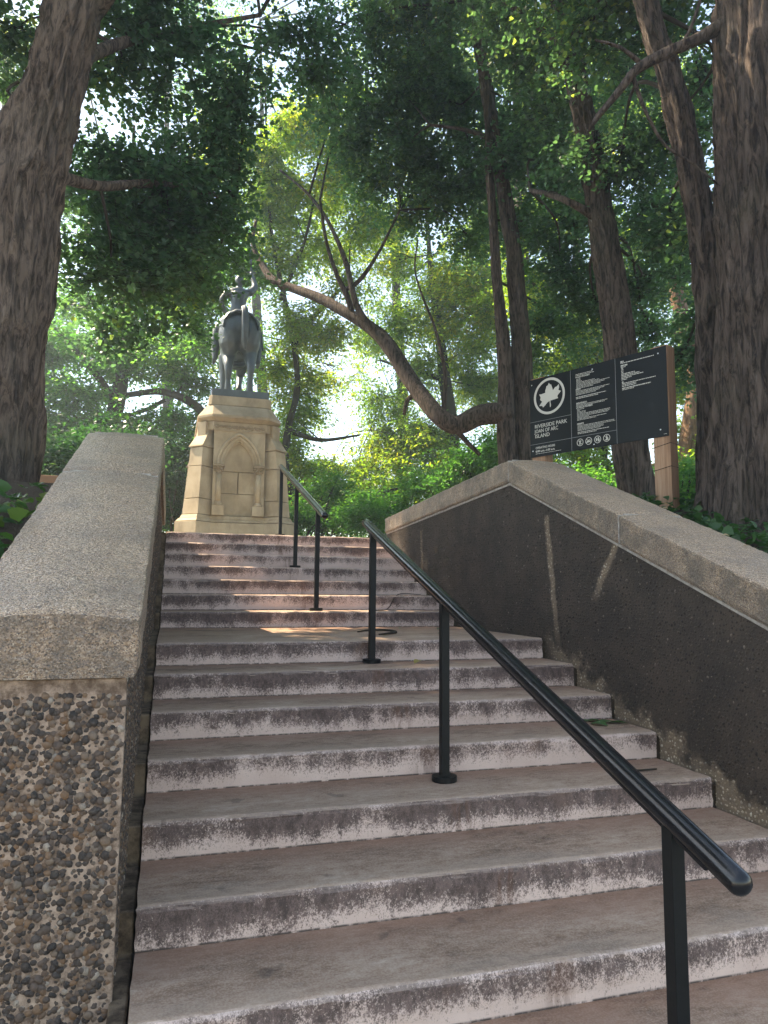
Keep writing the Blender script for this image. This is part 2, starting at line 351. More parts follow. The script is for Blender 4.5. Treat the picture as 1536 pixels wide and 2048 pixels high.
M['fine'] = m_leaf('fine yellow green leaves', [(0.0, (0.055, 0.125, 0.020)), (0.45, (0.10, 0.165, 0.03)), (0.8, (0.165, 0.205, 0.034)), (1.0, (0.30, 0.25, 0.035))], (2.6, 2.8, 1.4), 0.62)
M['elm'] = m_leaf('mid green leaves', [(0.0, (0.03, 0.085, 0.028)), (0.6, (0.055, 0.13, 0.034)), (1.0, (0.11, 0.175, 0.036))], (2.6, 3.3, 1.5), 0.55)
M['shrub'] = m_leaf('dark glossy shrub leaves', [(0.0, (0.018, 0.05, 0.022)), (0.7, (0.035, 0.085, 0.03)), (1.0, (0.08, 0.13, 0.035))], (1.6, 2.2, 1.2), 0.4)
M['ivy'] = m_leaf('ivy leaves', [(0.0, (0.02, 0.05, 0.018)), (0.7, (0.04, 0.09, 0.025)), (1.0, (0.13, 0.15, 0.04))], (1.6, 2.2, 1.2), 0.35)
M['yellowleaf'] = m_leaf('fallen yellow leaf', [(0.0, (0.30, 0.23, 0.06)), (1.0, (0.36, 0.28, 0.08))], (1.2, 1.2, 1.0), 0.3)
M['greenleaf'] = m_leaf('fallen green leaf', [(0.0, (0.05, 0.12, 0.04)), (1.0, (0.09, 0.16, 0.06))], (1.2, 1.2, 1.0), 0.3)
M['dryleaf'] = m_leaf('dry pale leaf', [(0.0, (0.38, 0.29, 0.19)), (1.0, (0.52, 0.42, 0.30))], (1.2, 1.2, 1.0), 0.3)
M['fruit'] = m_simple('green fruit', (0.20, 0.30, 0.06), 0.5, 0.4, 0, 0.2, 40)
M['soil'] = m_simple('leaf litter soil', (0.055, 0.04, 0.028), 0.95, 0.1, 0, 0.5, 6.0, 0.8, 0.03)
M['paving'] = m_simple('grey paving', (0.26, 0.235, 0.21), 0.85, 0.25, 0, 0.2, 3.0, 0.3, 0.005)
M['brownstone'] = m_simple('brown stone', (0.24, 0.13, 0.075), 0.85, 0.2, 0, 0.2, 9.0, 0.4, 0.006)

# ------------------------------------------------------------------ the setting: ground, pavement, plaza
XL, XR = -0.075, 2.936           # stair ends
Y1, T1, T2, LAND = 2.9224, 0.467, 0.428, 1.899
RISE = 0.16
def step_y(k):                    # front of riser k, k = 0..14
    return Y1+(k-2)*T1 if k <= 7 else Y1+5*T1+LAND+(k-8)*T2
COP_PK_Y, COP_PK_Z, COP_SL = 5.86, 2.86, 0.402
COP_END, COP_FAR, COP_FAR_Z = 2.62, 9.78, 2.685
def coping_z(y): return COP_PK_Z-COP_SL*(COP_PK_Y-y) if y < COP_PK_Y else COP_PK_Z+(COP_FAR_Z-COP_PK_Z)*(y-COP_PK_Y)/(COP_FAR-COP_PK_Y)
def ground_z(x, y):
    if -0.40 < x < 3.22 and y < 9.9: return -0.06
    if y < 2.25: z = -0.03
    elif y < 2.75: z = -0.03
    elif y < 3.0: z = -0.03+(coping_z(3.0)-0.16)*(y-2.75)/0.25
    elif y < 9: z = min(coping_z(y)-0.15-0.16*min(1, max(0, (y-3.9)/1.2)), 2.42)
    elif y < 24: z = 2.36
    else: z = 2.36-min(6.0, (y-24)*0.16)
    d = max(-0.7-x, x-3.5, 0)
    if 2.6 < y < 30: z += 0.04*math.sin(x*1.7+y)*min(1, d)
    return z
xs = np.unique(np.concatenate([[-400, -200, -100, -60, -40], np.arange(-30, 40, 1.0), np.arange(-6, 9, 0.5), [-0.40, -0.39, 3.21, 3.22], [50, 70, 100, 200, 400]]))
ys = np.unique(np.concatenate([[-400, -150, -60, -20], np.arange(-8, 40, 1.0), np.arange(2, 12, 0.25), [9.9, 9.91], [45, 50, 60, 80, 120, 200, 500]]))
V = [(x, y, ground_z(x, y)) for y in ys for x in xs]; nx = len(xs)
Fg = [(j*nx+i, j*nx+i+1, (j+1)*nx+i+1, (j+1)*nx+i) for j in range(len(ys)-1) for i in range(nx-1)]
tag(link('ground', MB().add(V, Fg).mesh('ground'), M['soil'], smooth=True), kind='structure')
tag(link('pavement', MB().box((-40, -6, -0.02), (40, 1.985, 0.0)).mesh('pavement'), M['paving']), kind='structure')
tag(link('road', MB().box((-60, -22, -0.16), (60, -6.02, -0.021)).mesh('road'), m_simple('asphalt', (0.05, 0.05, 0.05), 0.9, 0.2)), kind='structure')
tag(link('plaza', MB().box((-5, 10.2, 2.0), (8, 22, 2.397)).mesh('plaza'), M['paving']), kind='structure')

# ------------------------------------------------------------------ staircase
stair = thing('staircase', (1.43, 2.0, 0), 'wide flight of stained concrete steps with a landing, rising between the two parapet walls', 'staircase')
def step_mesh(k):
    y0 = step_y(k); y1 = step_y(k+1)+0.06 if k < 14 else 10.3; z1 = RISE*(k+1); z0 = RISE*k-0.012
    n = 150; X = np.linspace(XL, XR, n); rn = 0.026; prof = []
    prof.append((0.0, z0-z1)); 
    for q in (-0.125, -0.09, -0.055): prof.append((0.0, q))
    for a in np.linspace(0, math.pi/2, 6): prof.append((rn-rn*math.cos(a), -rn+rn*math.sin(a)))
    for q in (0.07, 0.14, 0.22, 0.30, 0.36): prof.append((q, 0.0))
    prof.append((y1-y0, 0.0)); prof.append((y1-y0, z0-z1)); m = len(prof)
    V = np.zeros((n, m, 3))
    for j, (a, b) in enumerate(prof):
        wear = 1.0 if 2 <= j <= 10 else 0.0
        nn = vnoise(X*9, k*7.3, j*0.8, 3)*0.004+vnoise(X*2.1, k*3.1, 0.5, 5)*0.005+vnoise(X*34, k*3.0, j*1.7, 8)*0.0018
        chip = np.maximum(0, vnoise(X*13, k*5.7, 0.2, 9)-0.55)*0.03*(1.0 if 5 <= j <= 9 else 0)
        V[:, j, 0] = X; V[:, j, 1] = y0+a+wear*nn+chip; V[:, j, 2] = z1+b-chip*0.6+(vnoise(X*3, k*1.9, j, 6)*0.0015 if j >= 9 and j < m-2 else 0)
    # ends slightly ragged
    V[0, :, 0] += rng.uniform(0, 0.008, m); V[-1, :, 0] -= rng.uniform(0, 0.008, m)
    i = np.arange(n-1)[:, None]; j = np.arange(m)[None]
    Fq = np.stack([i*m+j, i*m+(j+1) % m, (i+1)*m+(j+1) % m, (i+1)*m+j], -1).reshape(-1, 4)
    me = MB().add(V.reshape(-1, 3), [tuple(q[::-1]) for q in Fq]+[tuple(range(m)), tuple(range(n*m-1, (n-1)*m-1, -1))]).mesh('step')
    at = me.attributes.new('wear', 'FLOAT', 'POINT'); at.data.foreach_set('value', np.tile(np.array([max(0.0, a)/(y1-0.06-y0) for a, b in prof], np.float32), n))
    return me
for k in range(15):
    me = step_mesh(k)
    bm = bmesh.new(); bm.from_mesh(me); bmesh.ops.recalc_face_normals(bm, faces=bm.faces); bm.to_mesh(me); bm.free()
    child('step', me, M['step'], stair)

for k in range(15):
    y0, y1 = step_y(k)+0.012, (step_y(k+1)-0.002 if k < 14 else 10.2); z1 = RISE*(k+1)-0.014
    child('edge_mortar', MB().box((XL-0.062, y0, max(0.0, z1-0.3)), (XL-0.004, y1, z1)).mesh('edge_mortar', 0.006, 1), M['leftside'], stair)
    child('edge_mortar', MB().box((XR+0.003, y0, max(0.0, z1-0.3)), (XR+0.036, y1, z1-0.02)).mesh('edge_mortar', 0.006, 1), M['soil'], stair)

# ------------------------------------------------------------------ parapet walls with granite coping
COPT = 0.205
def coping_stone(x0, x1, ya, yb, seed, bevel_a=True, bevel_b=True):
    n = max(12, int((yb-ya)/0.02)); Ys = np.linspace(ya, yb, n)
    w = x1-x0; r = 0.014; loop = []                       # cross-section (x, dz), crowned top
    tops = [(t, 0.024*math.sin(math.pi*t)) for t in np.linspace(0, 1, 22)]
    for t, c in tops:
        loop.append((x0+r+(w-2*r)*t, c))
    loop += [(x1-r*0.3, -r*0.3), (x1, -r)]+[(x1, -COPT*q) for q in (0.3, 0.5, 0.7, 0.9)]+[(x1-0.008, -COPT)]
    loop += [(x0+0.008, -COPT)]+[(x0, -COPT*q) for q in (0.9, 0.7, 0.5, 0.3)]+[(x0, -r), (x0+r*0.3, -r*0.3)]
    loop = np.array(loop); m = len(loop); V = np.zeros((n, m, 3)); cx = (x0+x1)/2
    zt = np.array([coping_z(y) for y in Ys])
    for a in range(n):
        ins = 0.0
        if bevel_a and a < 2: ins = (0.010, 0.003)[a]
        if bevel_b and a >= n-2: ins = (0.003, 0.010)[a-n+2]
        lx, lz = loop[:, 0], loop[:, 1]
        px = cx+(lx-cx)*(1-2*ins/w); pz = lz-np.where(lz > -COPT/2, ins, -ins*0.3)
        nn = vnoise(px*22, Ys[a]*22, (zt[a]+pz)*22, seed)*0.0035+vnoise(px*60, Ys[a]*60, pz*60, seed+1)*0.0018
        V[a, :, 0] = px+nn*np.sign(px-cx)*(np.abs(px-cx) > w*0.47); V[a, :, 1] = Ys[a]+nn*0.4*(0 < a < n-1); V[a, :, 2] = zt[a]+pz+nn
    i = np.arange(n-1)[:, None]; j = np.arange(m)[None]
    Fq = np.stack([i*m+j, (i+1)*m+j, (i+1)*m+(j+1) % m, i*m+(j+1) % m], -1).reshape(-1, 4)
    me = MB().add(V.reshape(-1, 3), [tuple(q) for q in Fq]+[tuple(range(m)), tuple(range(n*m-1, (n-1)*m-1, -1))]).mesh('coping_stone')
    bm = bmesh.new(); bm.from_mesh(me); bmesh.ops.recalc_face_normals(bm, faces=bm.faces); bm.to_mesh(me); bm.free()
    return me
def wall_core(x0, x1, y0, y1, drop):
    Yk = [y0, COP_PK_Y, y1]; V = []
    for x in (x0, x1):
        V += [(x, y, coping_z(y)-drop) for y in Yk]+[(x, y, -0.05) for y in reversed(Yk)]
    f = [(0, 1, 4, 5), (1, 2, 3, 4), (6, 11, 10, 7), (7, 10, 9, 8)]
    f += [(a, (a+1) % 6, (a+1) % 6+6, a+6)[::-1] for a in range(6)]
    me = MB().add(V, f).mesh('wall_core')
    bm = bmesh.new(); bm.from_mesh(me); bmesh.ops.recalc_face_normals(bm, faces=bm.faces); bm.to_mesh(me); bm.free()
    return me
def mortar_strip(x0, x1, y0, y1):
    Yk = [y0, COP_PK_Y, y1]; V = []
    for x in (x0, x1):
        V += [(x, y, coping_z(y)-COPT+0.004) for y in Yk]+[(x, y, coping_z(y)-COPT-0.026) for y in reversed(Yk)]
    f = [(0, 1, 4, 5), (1, 2, 3, 4), (6, 11, 10, 7), (7, 10, 9, 8)]+[(a, (a+1) % 6, (a+1) % 6+6, a+6)[::-1] for a in range(6)]
    me = MB().add(V, f).mesh('mortar_bed')
    bm = bmesh.new(); bm.from_mesh(me); bmesh.ops.recalc_face_normals(bm, faces=bm.faces); bm.to_mesh(me); bm.free()
    return me
def ico(sub):
    bm = bmesh.new(); bmesh.ops.create_icosphere(bm, subdivisions=sub, radius=1.0)
    V = np.array([v.co[:] for v in bm.verts]); Fs = np.array([[v.index for v in f.verts] for f in bm.faces]); bm.free(); return V, Fs
ICO2, ICO1 = ico(2), ico(1)
def pebble_shapes(n, base, seed):
    out = []; V, Fs = base
    for k in range(n):
        q = V*np.array([1, random.uniform(0.65, 0.95), random.uniform(0.5, 0.75)])
        q = q*(1+0.22*vnoise(V[:, 0]*1.6+k*9, V[:, 1]*1.6, V[:, 2]*1.6, seed)[:, None]+0.12*vnoise(V[:, 0]*3.4+k*9, V[:, 1]*3.4, V[:, 2]*3.4, seed+4)[:, None]); out.append(q)
    return out, Fs
def scatter_pebbles(rects, spacing, rlo, rhi, frame, base, seed, embed=0.35):
    """list of (verts, radius) for pebbles on a face; frame(u, v) -> origin, eu, ev, normal"""
    shapes, Fs = pebble_shapes(6, base, seed); res = []; g = np.random.default_rng(seed)
    for (u0_, u1_, v0, v1, keep) in rects:
        nu, nv = int((u1_-u0_)/spacing), int((v1-v0)/(spacing*0.9))
        for a in range(nu):
            for b in range(nv):
                u = u0_+(a+0.5*(b % 2)+g.uniform(-0.3, 0.3)+0.25)*spacing; v = v0+(b+0.5+g.uniform(-0.3, 0.3))*spacing*0.9
                if not keep(u, v): continue
                rad = (rlo+(rhi-rlo)*g.random()**1.6)*(spacing/0.02 if False else 1.0)
                o, eu, ev, nn = frame(u, v); th = g.uniform(0, 6.283); tl = g.normal(0, 0.25, 2)
                a1 = eu*math.cos(th)+ev*math.sin(th); a2 = -eu*math.sin(th)+ev*math.cos(th)
                n2 = nn+a1*tl[0]+a2*tl[1]; n2 /= np.linalg.norm(n2)
                a1 = a1-n2*(a1@n2); a1 /= np.linalg.norm(a1); a2 = np.cross(n2, a1)
                k = g.integers(0, 6)
                res.append((k, rad, np.stack([a1*rad, a2*rad, n2*rad], 1), o-n2*rad*embed*g.uniform(0.3, 1.0)))
    return shapes, Fs, res
def pebbles_joined(name, shapes, Fs, res):
    nv = len(shapes[0]); V = np.concatenate([shapes[k]@A.T+c for (k, r, A, c) in res]); 
    FF = np.concatenate([Fs+i*nv for i in range(len(res))]); me = fast_mesh(name, V, FF)
    me.polygons.foreach_set('use_smooth', np.ones(len(me.polygons), bool)); return me

def parapet(side):
    left = side < 0
    xin = XL-0.014 if left else XR; xo = xin+side*0.565              # stair-side and outer coping edge
    c0, c1 = min(xin, xo), max(xin, xo)
    wi = xin+side*0.042 if left else xin+0.03; wo_ = xo-side*0.03; w0, w1 = min(wi, wo_), max(wi, wo_)
    t = thing('parapet_wall', ((c0+c1)/2, 5.0, 0), 'parapet with a broad granite coping and pebbled end face facing the street' if left else 'black-stained parapet below the park sign, with pale washed streaks under its granite coping', 'wall')
    core = child('wall_core', wall_core(w0, w1, COP_END+0.035, COP_FAR-0.02, COPT+0.018), M['leftside' if left else 'darkwall'], t)
    child('mortar_bed', mortar_strip(w0-0.006, w1+0.006, COP_END+0.03, COP_FAR-0.015), M['joint'], t)
    cuts = [COP_END, 4.20, COP_PK_Y, COP_FAR] if not left else [COP_END, 4.62, COP_PK_Y, COP_FAR]
    for q in range(3):
        child('coping_stone', coping_stone(c0, c1, cuts[q]+(0.006 if q else 0), cuts[q+1]-(0.006 if q < 2 else 0), 11+q+(5 if left else 0)), M['granite'], t)
    for yj in cuts[1:3]:
        z = coping_z(yj); child('coping_joint', MB().box((c0+0.006, yj-0.0062, z-COPT+0.004), (c1-0.006, yj+0.0062, z-0.004)).prism([(c0+0.05, yj-0.006), (c1-0.05, yj-0.006), (c1-0.05, yj+0.006), (c0+0.05, yj+0.006)], z-0.01, z+0.008).mesh('coping_joint'), M['joint'], t)
    # pebbles on the stair side
    nrm = np.array([-side*1.0, 0, 0]); ey = np.array([0, 1.0, 0]); ez = np.array([0, 0, 1.0])
    def keep(u, v):
        k = v < coping_z(u)-COPT-0.03
        return k and v > max(0, (u-2.92)*0.343+0.25 if u < 5.3 else (1.2 if u < 7.1 else 1.2+(u-7.1)*0.37))
    rects = [(COP_END+0.05, 9.7, 0.0, 2.7, keep)]
    sh, Fs, res = scatter_pebbles(rects, 0.026, 0.007, 0.015, lambda u, v: (np.array([wi, u, v]), ey, ez, nrm), ICO1, 5 if left else 6)
    tag(child('pebble_facing', pebbles_joined('pebble_facing', sh, Fs, res), M['pebble' if left else 'darkpebble'], t), kind='stuff')
    # end face towards the street
    fy = COP_END+0.035; ex = np.array([1.0, 0, 0]); nf = np.array([0, -1.0, 0]); top = coping_z(fy)-COPT-0.035
    if left:
        child('end_render', MB().box((w0-0.001, fy-0.012, -0.04), (w1+0.003, fy+0.02, top+0.02)).mesh('end_render', 0.006), M['mortar'], t)
        sh, Fs, res = scatter_pebbles([(w0+0.01, w1-0.006, 0.02, top-0.02, lambda u, v: True), (w0+0.01, w1-0.004, 0.02, top-0.012, lambda u, v: True), (w0+0.014, w1-0.006, 0.03, top-0.02, lambda u, v: (int(u*977)+int(v*613)) % 3 > 0)], 0.0250, 0.0065, 0.0195, lambda u, v: (np.array([u, fy-0.012, v]), ex, ez, nf), ICO2, 21, 0.55)
        res2 = [r for r in res if r[1] > 0]; vis = sorted(range(len(res2)), key=lambda i: -(res2[i][1]*(1.0 if res2[i][3][2] > 0.25 else 0.3))); big = set(vis[:300])
        meshes = []
        for q in sh:
            me = fast_mesh('pebble', q, Fs); me.polygons.foreach_set('use_smooth', np.ones(len(me.polygons), bool)); me.materials.append(M['pebble']); meshes.append(me)
        for i in big:
            k, rad, A, c = res2[i]; o = bpy.data.objects.new('pebble', meshes[k]); C.objects.link(o); o.parent = t
            L_ = Matrix(((A[0][0], A[0][1], A[0][2], c[0]-t.location[0]), (A[1][0], A[1][1], A[1][2], c[1]-t.location[1]), (A[2][0], A[2][1], A[2][2], c[2]-t.location[2]), (0, 0, 0, 1)))
            o.matrix_basis = L_
        tag(child('pebble_bed', pebbles_joined('pebble_bed', sh, Fs, [r for i, r in enumerate(res2) if i not in big]), M['pebble'], t), kind='stuff')
    else:
        child('end_render', MB().box((w0-0.003, fy-0.012, -0.04), (w1+0.001, fy+0.02, top+0.02)).mesh('end_render', 0.006), M['mortar'], t)
        sh, Fs, res = scatter_pebbles([(w0+0.006, w1-0.01, 0.02, top-0.02, lambda u, v: True), (w0+0.004, w1-0.01, 0.02, top-0.012, lambda u, v: True)], 0.0265, 0.008, 0.0195, lambda u, v: (np.array([u, fy-0.012, v]), ex, ez, nf), ICO1, 22, 0.55)
        tag(child('pebble_bed', pebbles_joined('pebble_bed', sh, Fs, res), M['pebble'], t), kind='stuff')
    return t
parapet(-1); parapet(1)

# ------------------------------------------------------------------ handrails
XRAIL = 1.46
def handrail(label, a, b, posts):
    t = thing('handrail', (XRAIL, posts[0][0], posts[0][1]), label, 'handrail', 'iron handrails along the middle of the stairs')
    a = np.array(a, float); b = np.array(b, float); d = (b-a)/np.linalg.norm(b-a); up = np.cross(np.array([1.0, 0, 0]), d)
    pts = [a]+[a+(b-a)*q for q in np.linspace(0.02, 0.98, 10)]+[b]
    rad = 0.034; cap = [(-0.026, 0.3), (-0.018, 0.72), (-0.008, 0.93)]
    path = [a+d*q for q, _ in cap]+pts+[b-d*q*0.35 for q, _ in reversed(cap)]; rr = [rad*s for _, s in cap]+[rad]*len(pts)+[rad*s for _, s in reversed(cap)]
    me = MB().tube(path, rr, 20).mesh('rail'); child('rail', me, M['iron'], t, True)
    me = MB().obox((a+b)/2-up*0.034, d, (1, 0, 0), up, np.linalg.norm(b-a)/2-0.10, 0.019, 0.006).mesh('flat_bar', 0.002); child('flat_bar', me, M['iron'], t)
    for (y, z) in posts:
        zt = a[2]+(b[2]-a[2])*(y-a[1])/(b[1]-a[1])
        ps = child('post', MB().box((XRAIL-0.0225, y-0.0225, z+0.001), (XRAIL+0.0225, y+0.0225, zt-0.024)).mesh('post', 0.002), M['ironmatt'], t)
        child('base_plate', MB().cyl((XRAIL, y), 0.068, z+0.001, z+0.030, 28).mesh('base_plate', 0.003), M['ironmatt'], ps)
    return t
handrail('long iron handrail whose rounded end hangs over the lowest steps', (XRAIL, 1.60, 0.905), (XRAIL, 5.37, 2.185), [(1.86, RISE), (3.70, 4*RISE), (5.165, 7*RISE)])
handrail('shorter iron handrail on the upper flight, ending beside the stone pedestal', (XRAIL, 6.94, 2.395), (XRAIL, 10.06, 3.41), [(7.30, 9*RISE), (8.66, 12*RISE), (9.98, 15*RISE)])

# ------------------------------------------------------------------ park sign
SO = np.array([3.742, 6.901, 0]); SU = np.array([0.42017, -0.90745, 0]); SN = np.array([-0.90745, -0.42017, 0]); ZT, SW, SH = 3.985, 1.578, 0.87
sroot = thing('park_sign', (SO[0], SO[1], 2.3), 'wide black park rules sign with a leaf emblem in a ring, on two timber posts', 'sign')
def spt(u, v, d): return SO+SU*u+SN*d+np.array([0, 0, ZT-v])
EZ = np.array([0, 0, 1.0])
board = child('board', MB().obox(spt(SW/2, SH/2, 0.0), SU, SN, EZ, SW/2, 0.004, SH/2).mesh('board', 0.0012), M['signblack'], sroot)
def flat(polys, d=0.0052, th=0.0012):
    mb = MB()
    for poly in polys:
        n = len(poly); V = [spt(u, v, d) for u, v in poly]+[spt(u, v, d-th) for u, v in poly]
        mb.add(V, [tuple(range(n)), tuple(range(2*n-1, n-1, -1))]+[(i, i+n, (i+1) % n+n, (i+1) % n) for i in range(n)])
    return mb
def rect(u0_, v0, u1_, v1): return [(u0_, v0), (u0_, v1), (u1_, v1), (u1_, v0)]
def ring(cu, cv, r, w, n=40): 
    out = []
    for i in range(n):
        a, b = 2*math.pi*i/n, 2*math.pi*(i+1)/n
        out.append([(cu+r*math.cos(a), cv-r*math.sin(a)), (cu+r*math.cos(b), cv-r*math.sin(b)), (cu+(r-w)*math.cos(b), cv-(r-w)*math.sin(b)), (cu+(r-w)*math.cos(a), cv-(r-w)*math.sin(a))])
    return out
child('rule_line', flat([rect(0.526, 0.0, 0.5295, SH)]).mesh('rule_line'), M['signline'], board)
child('rule_line', flat([rect(1.046, 0.0, 1.0495, SH)]).mesh('rule_line'), M['signline'], board)
child('rule_line', flat([rect(0.0, 0.477, 0.525, 0.4805)]).mesh('rule_line'), M['signline'], board)
child('rule_line', flat([rect(0.0, 0.727, 0.525, 0.7305), rect(0.531, 0.727, 1.045, 0.7305)]).mesh('rule_line'), M['signline'], board)
child('emblem_ring', flat(ring(0.256, 0.222, 0.2, 0.027, 56)).mesh('emblem_ring'), M['signprint'], board)
leaf = [(0.0, 1.0), (0.10, 0.84), (0.17, 0.86), (0.23, 0.70), (0.29, 0.52), (0.31, 0.40), (0.50, 0.60), (0.62, 0.60), (0.80, 0.74), (0.82, 0.52), (0.76, 0.34), (0.96, 0.24), (0.84, 0.12), (0.72, 0.02), (0.66, -0.06), (0.72, -0.22), (0.46, -0.24), (0.20, -0.26), (0.10, -0.26), (0.10, -0.42), (0.14, -0.58), (0.10, -0.72), (0.05, -0.70), (0.05, -0.50), (0.03, -0.27),
        (-0.16, -0.36), (-0.34, -0.52), (-0.52, -0.64), (-0.56, -0.52), (-0.82, -0.48), (-0.72, -0.36), (-0.58, -0.22), (-0.74, -0.06), (-0.70, 0.12), (-0.82, 0.34), (-0.60, 0.32), (-0.30, 0.36), (-0.31, 0.50), (-0.24, 0.66), (-0.21, 0.80), (-0.10, 0.82)]
lm = flat([[(0.256+x*0.158, 0.235-y*0.158) for x, y in leaf]]).mesh('emblem_leaf')
bm = bmesh.new(); bm.from_mesh(lm); bmesh.ops.triangulate(bm, faces=bm.faces); bm.to_mesh(lm); bm.free()
child('emblem_leaf', lm, M['signprint'], board)
def sign_text(txt, u, v, size, width=None, bold=0.0):
    cu = bpy.data.curves.new('lettering', 'FONT'); cu.body = txt; cu.size = size; cu.extrude = 0.0006; cu.offset = bold; cu.resolution_u = 2; cu.space_line = 0.82
    o = bpy.data.objects.new('lettering_tmp', cu); C.objects.link(o); bpy.context.view_layer.update()
    me = bpy.data.meshes.new_from_object(o.evaluated_get(bpy.context.evaluated_depsgraph_get())); bpy.data.objects.remove(o); bpy.data.curves.remove(cu)
    co = np.zeros(len(me.vertices)*3); me.vertices.foreach_get('co', co); co = co.reshape(-1, 3)
    if width: co[:, 0] *= width/max(1e-6, co[:, 0].max()-co[:, 0].min())
    W = np.array([spt(u+x, v-y, 0.0052+z) for x, y, z in co]); me.vertices.foreach_set('co', W.ravel()); me.update()
    return child('lettering', me, M['signprint'], board)
sign_text('RIVERSIDE PARK', 0.061, 0.553, 0.058, 0.412, 0.0003); sign_text('JOAN OF ARC', 0.061, 0.607, 0.058, 0.305, 0.0003); sign_text('ISLAND', 0.064, 0.661, 0.058, 0.187, 0.0003)
sign_text('OPERATING HOURS', 0.070, 0.783, 0.034, 0.250, 0.0004); sign_text('6:00 a.m.–1:00 a.m.', 0.070, 0.820, 0.034, 0.250, 0.0006)
sign_text('RULES PROHIBIT', 0.590, 0.103, 0.022, 0.17, 0.0005); sign_text('ENJOY', 0.590, 0.236, 0.024, 0.06, 0.0005)
sign_text('BIENVENIDO', 0.592, 0.385, 0.026, 0.125, 0.0005); sign_text('LAS REGLAS PROHÍBEN', 0.591, 0.430, 0.026, 0.19, 0.0005); sign_text('PERMITE', 0.598, 0.604, 0.026, 0.078, 0.0005)
def print_rows(rows):
    """rows of print too small to read: short bars the length of the words"""
    out = []
    for (u, v, w, h) in rows:
        x = 0.0
        while x < w:
            q = min(random.uniform(0.008, 0.034), w-x); out.append(rect(u+x, v, u+x+q, v+h)); x += q+0.005
    return flat(out)
rows = [(0.590, 0.062+0.013*i, w, 0.0055) for i, w in enumerate((0.20, 0.22))]
rows += [(0.598, 0.114+0.0125*i, w, 0.0050) for i, w in enumerate((0.05, 0.05, 0.065, 0.22, 0.27, 0.385, 0.33, 0.28, 0.20))]
rows += [(0.590, 0.243+0.0125*i, w, 0.0050) for i, w in enumerate((0.39, 0.33, 0.28, 0.24))]+[(0.590, 0.306, 0.35, 0.0065), (0.590, 0.320, 0.26, 0.0065)]
rows += [(0.592, 0.391+0.012*i, w, 0.0050) for i, w in enumerate((0.36, 0.33))]
rows += [(0.600, 0.438+0.0125*i, w, 0.0050) for i, w in enumerate((0.085, 0.035, 0.10, 0.10, 0.38, 0.38, 0.36, 0.14, 0.34, 0.22))]
rows += [(0.602, 0.612+0.0125*i, w, 0.0050) for i, w in enumerate((0.42, 0.43, 0.30, 0.30, 0.27))]+[(0.602, 0.680, 0.36, 0.0065), (0.602, 0.694, 0.22, 0.0065)]
rows += [(1.108, 0.044, 0.035, 0.016), (1.108, 0.062, 0.35, 0.008), (1.110, 0.084, 0.07, 0.015), (1.110, 0.104, 0.05, 0.007)]
rows += [(1.114, 0.116+0.0145*i, w, 0.0075) for i, w in enumerate((0.02, 0.022, 0.022, 0.022, 0.145, 0.19, 0.23, 0.11, 0.06))]
rows += [(1.118, 0.254, 0.016, 0.012)]+[(1.118, 0.270+0.0145*i, w, 0.0075) for i, w in enumerate((0.35, 0.15, 0.15))]+[(1.118, 0.318, 0.30, 0.010), (1.118, 0.334, 0.125, 0.007), (0.070, 0.834, 0.325, 0.004), (1.53, 0.845, 0.03, 0.003)]
tag(child('small_print', print_rows(rows).mesh('small_print'), M['signprint'], board), kind='stuff')
def pict(i, cu, cv):
    q = ring(cu, cv, 0.0385, 0.006, 26)
    def bar(a, b, c, d, w=0.005):
        dx, dy = c-a, d-b; L = math.hypot(dx, dy); nx_, ny_ = -dy/L*w, dx/L*w
        return [(cu+a+nx_, cv+b+ny_), (cu+a-nx_, cv+b-ny_), (cu+c-nx_, cv+d-ny_), (cu+c+nx_, cv+d+ny_)]
    q.append(bar(-0.024, -0.022, 0.024, 0.022, 0.0022))
    if i == 0: q += [rect(cu-0.008, cv-0.020, cu+0.006, cv+0.006), rect(cu-0.010, cv+0.006, cu-0.004, cv+0.026), rect(cu+0.002, cv+0.006, cu+0.009, cv+0.024), rect(cu+0.006, cv-0.016, cu+0.018, cv-0.010)]
    if i == 1: q += [bar(-0.026, 0.012, 0.022, 0.004, 0.0055), bar(-0.020, 0.004, 0.010, -0.012, 0.004), rect(cu+0.014, cv-0.010, cu+0.020, cv-0.002)]
    if i == 2: q += [rect(cu-0.020, cv-0.012, cu-0.008, cv+0.016), rect(cu+0.002, cv-0.024, cu+0.013, cv+0.022), rect(cu+0.015, cv-0.006, cu+0.022, cv+0.018)]
    if i == 3: q += [rect(cu-0.004, cv-0.026, cu+0.006, cv-0.016), rect(cu-0.006, cv-0.014, cu+0.008, cv+0.010), bar(-0.014, 0.020, 0.018, 0.012, 0.006), rect(cu+0.008, cv-0.004, cu+0.018, cv+0.002)]
    return q
for i, cu_ in enumerate((0.628, 0.729, 0.832, 0.934)):
    child('pictogram', flat(pict(i, cu_, 0.790)).mesh('pictogram'), M['signprint'], board)
for (u, v) in ((0.03, 0.06), (1.50, 0.06), (1.50, 0.80), (0.035, 0.80), (0.79, 0.05), (0.79, 0.835)):
    c = spt(u, v, 0.006); me = MB().obox(c, SU, SN, EZ, 0.006, 0.002, 0.006).mesh('screw', 0.001); child('screw', me, M['screw'], board)
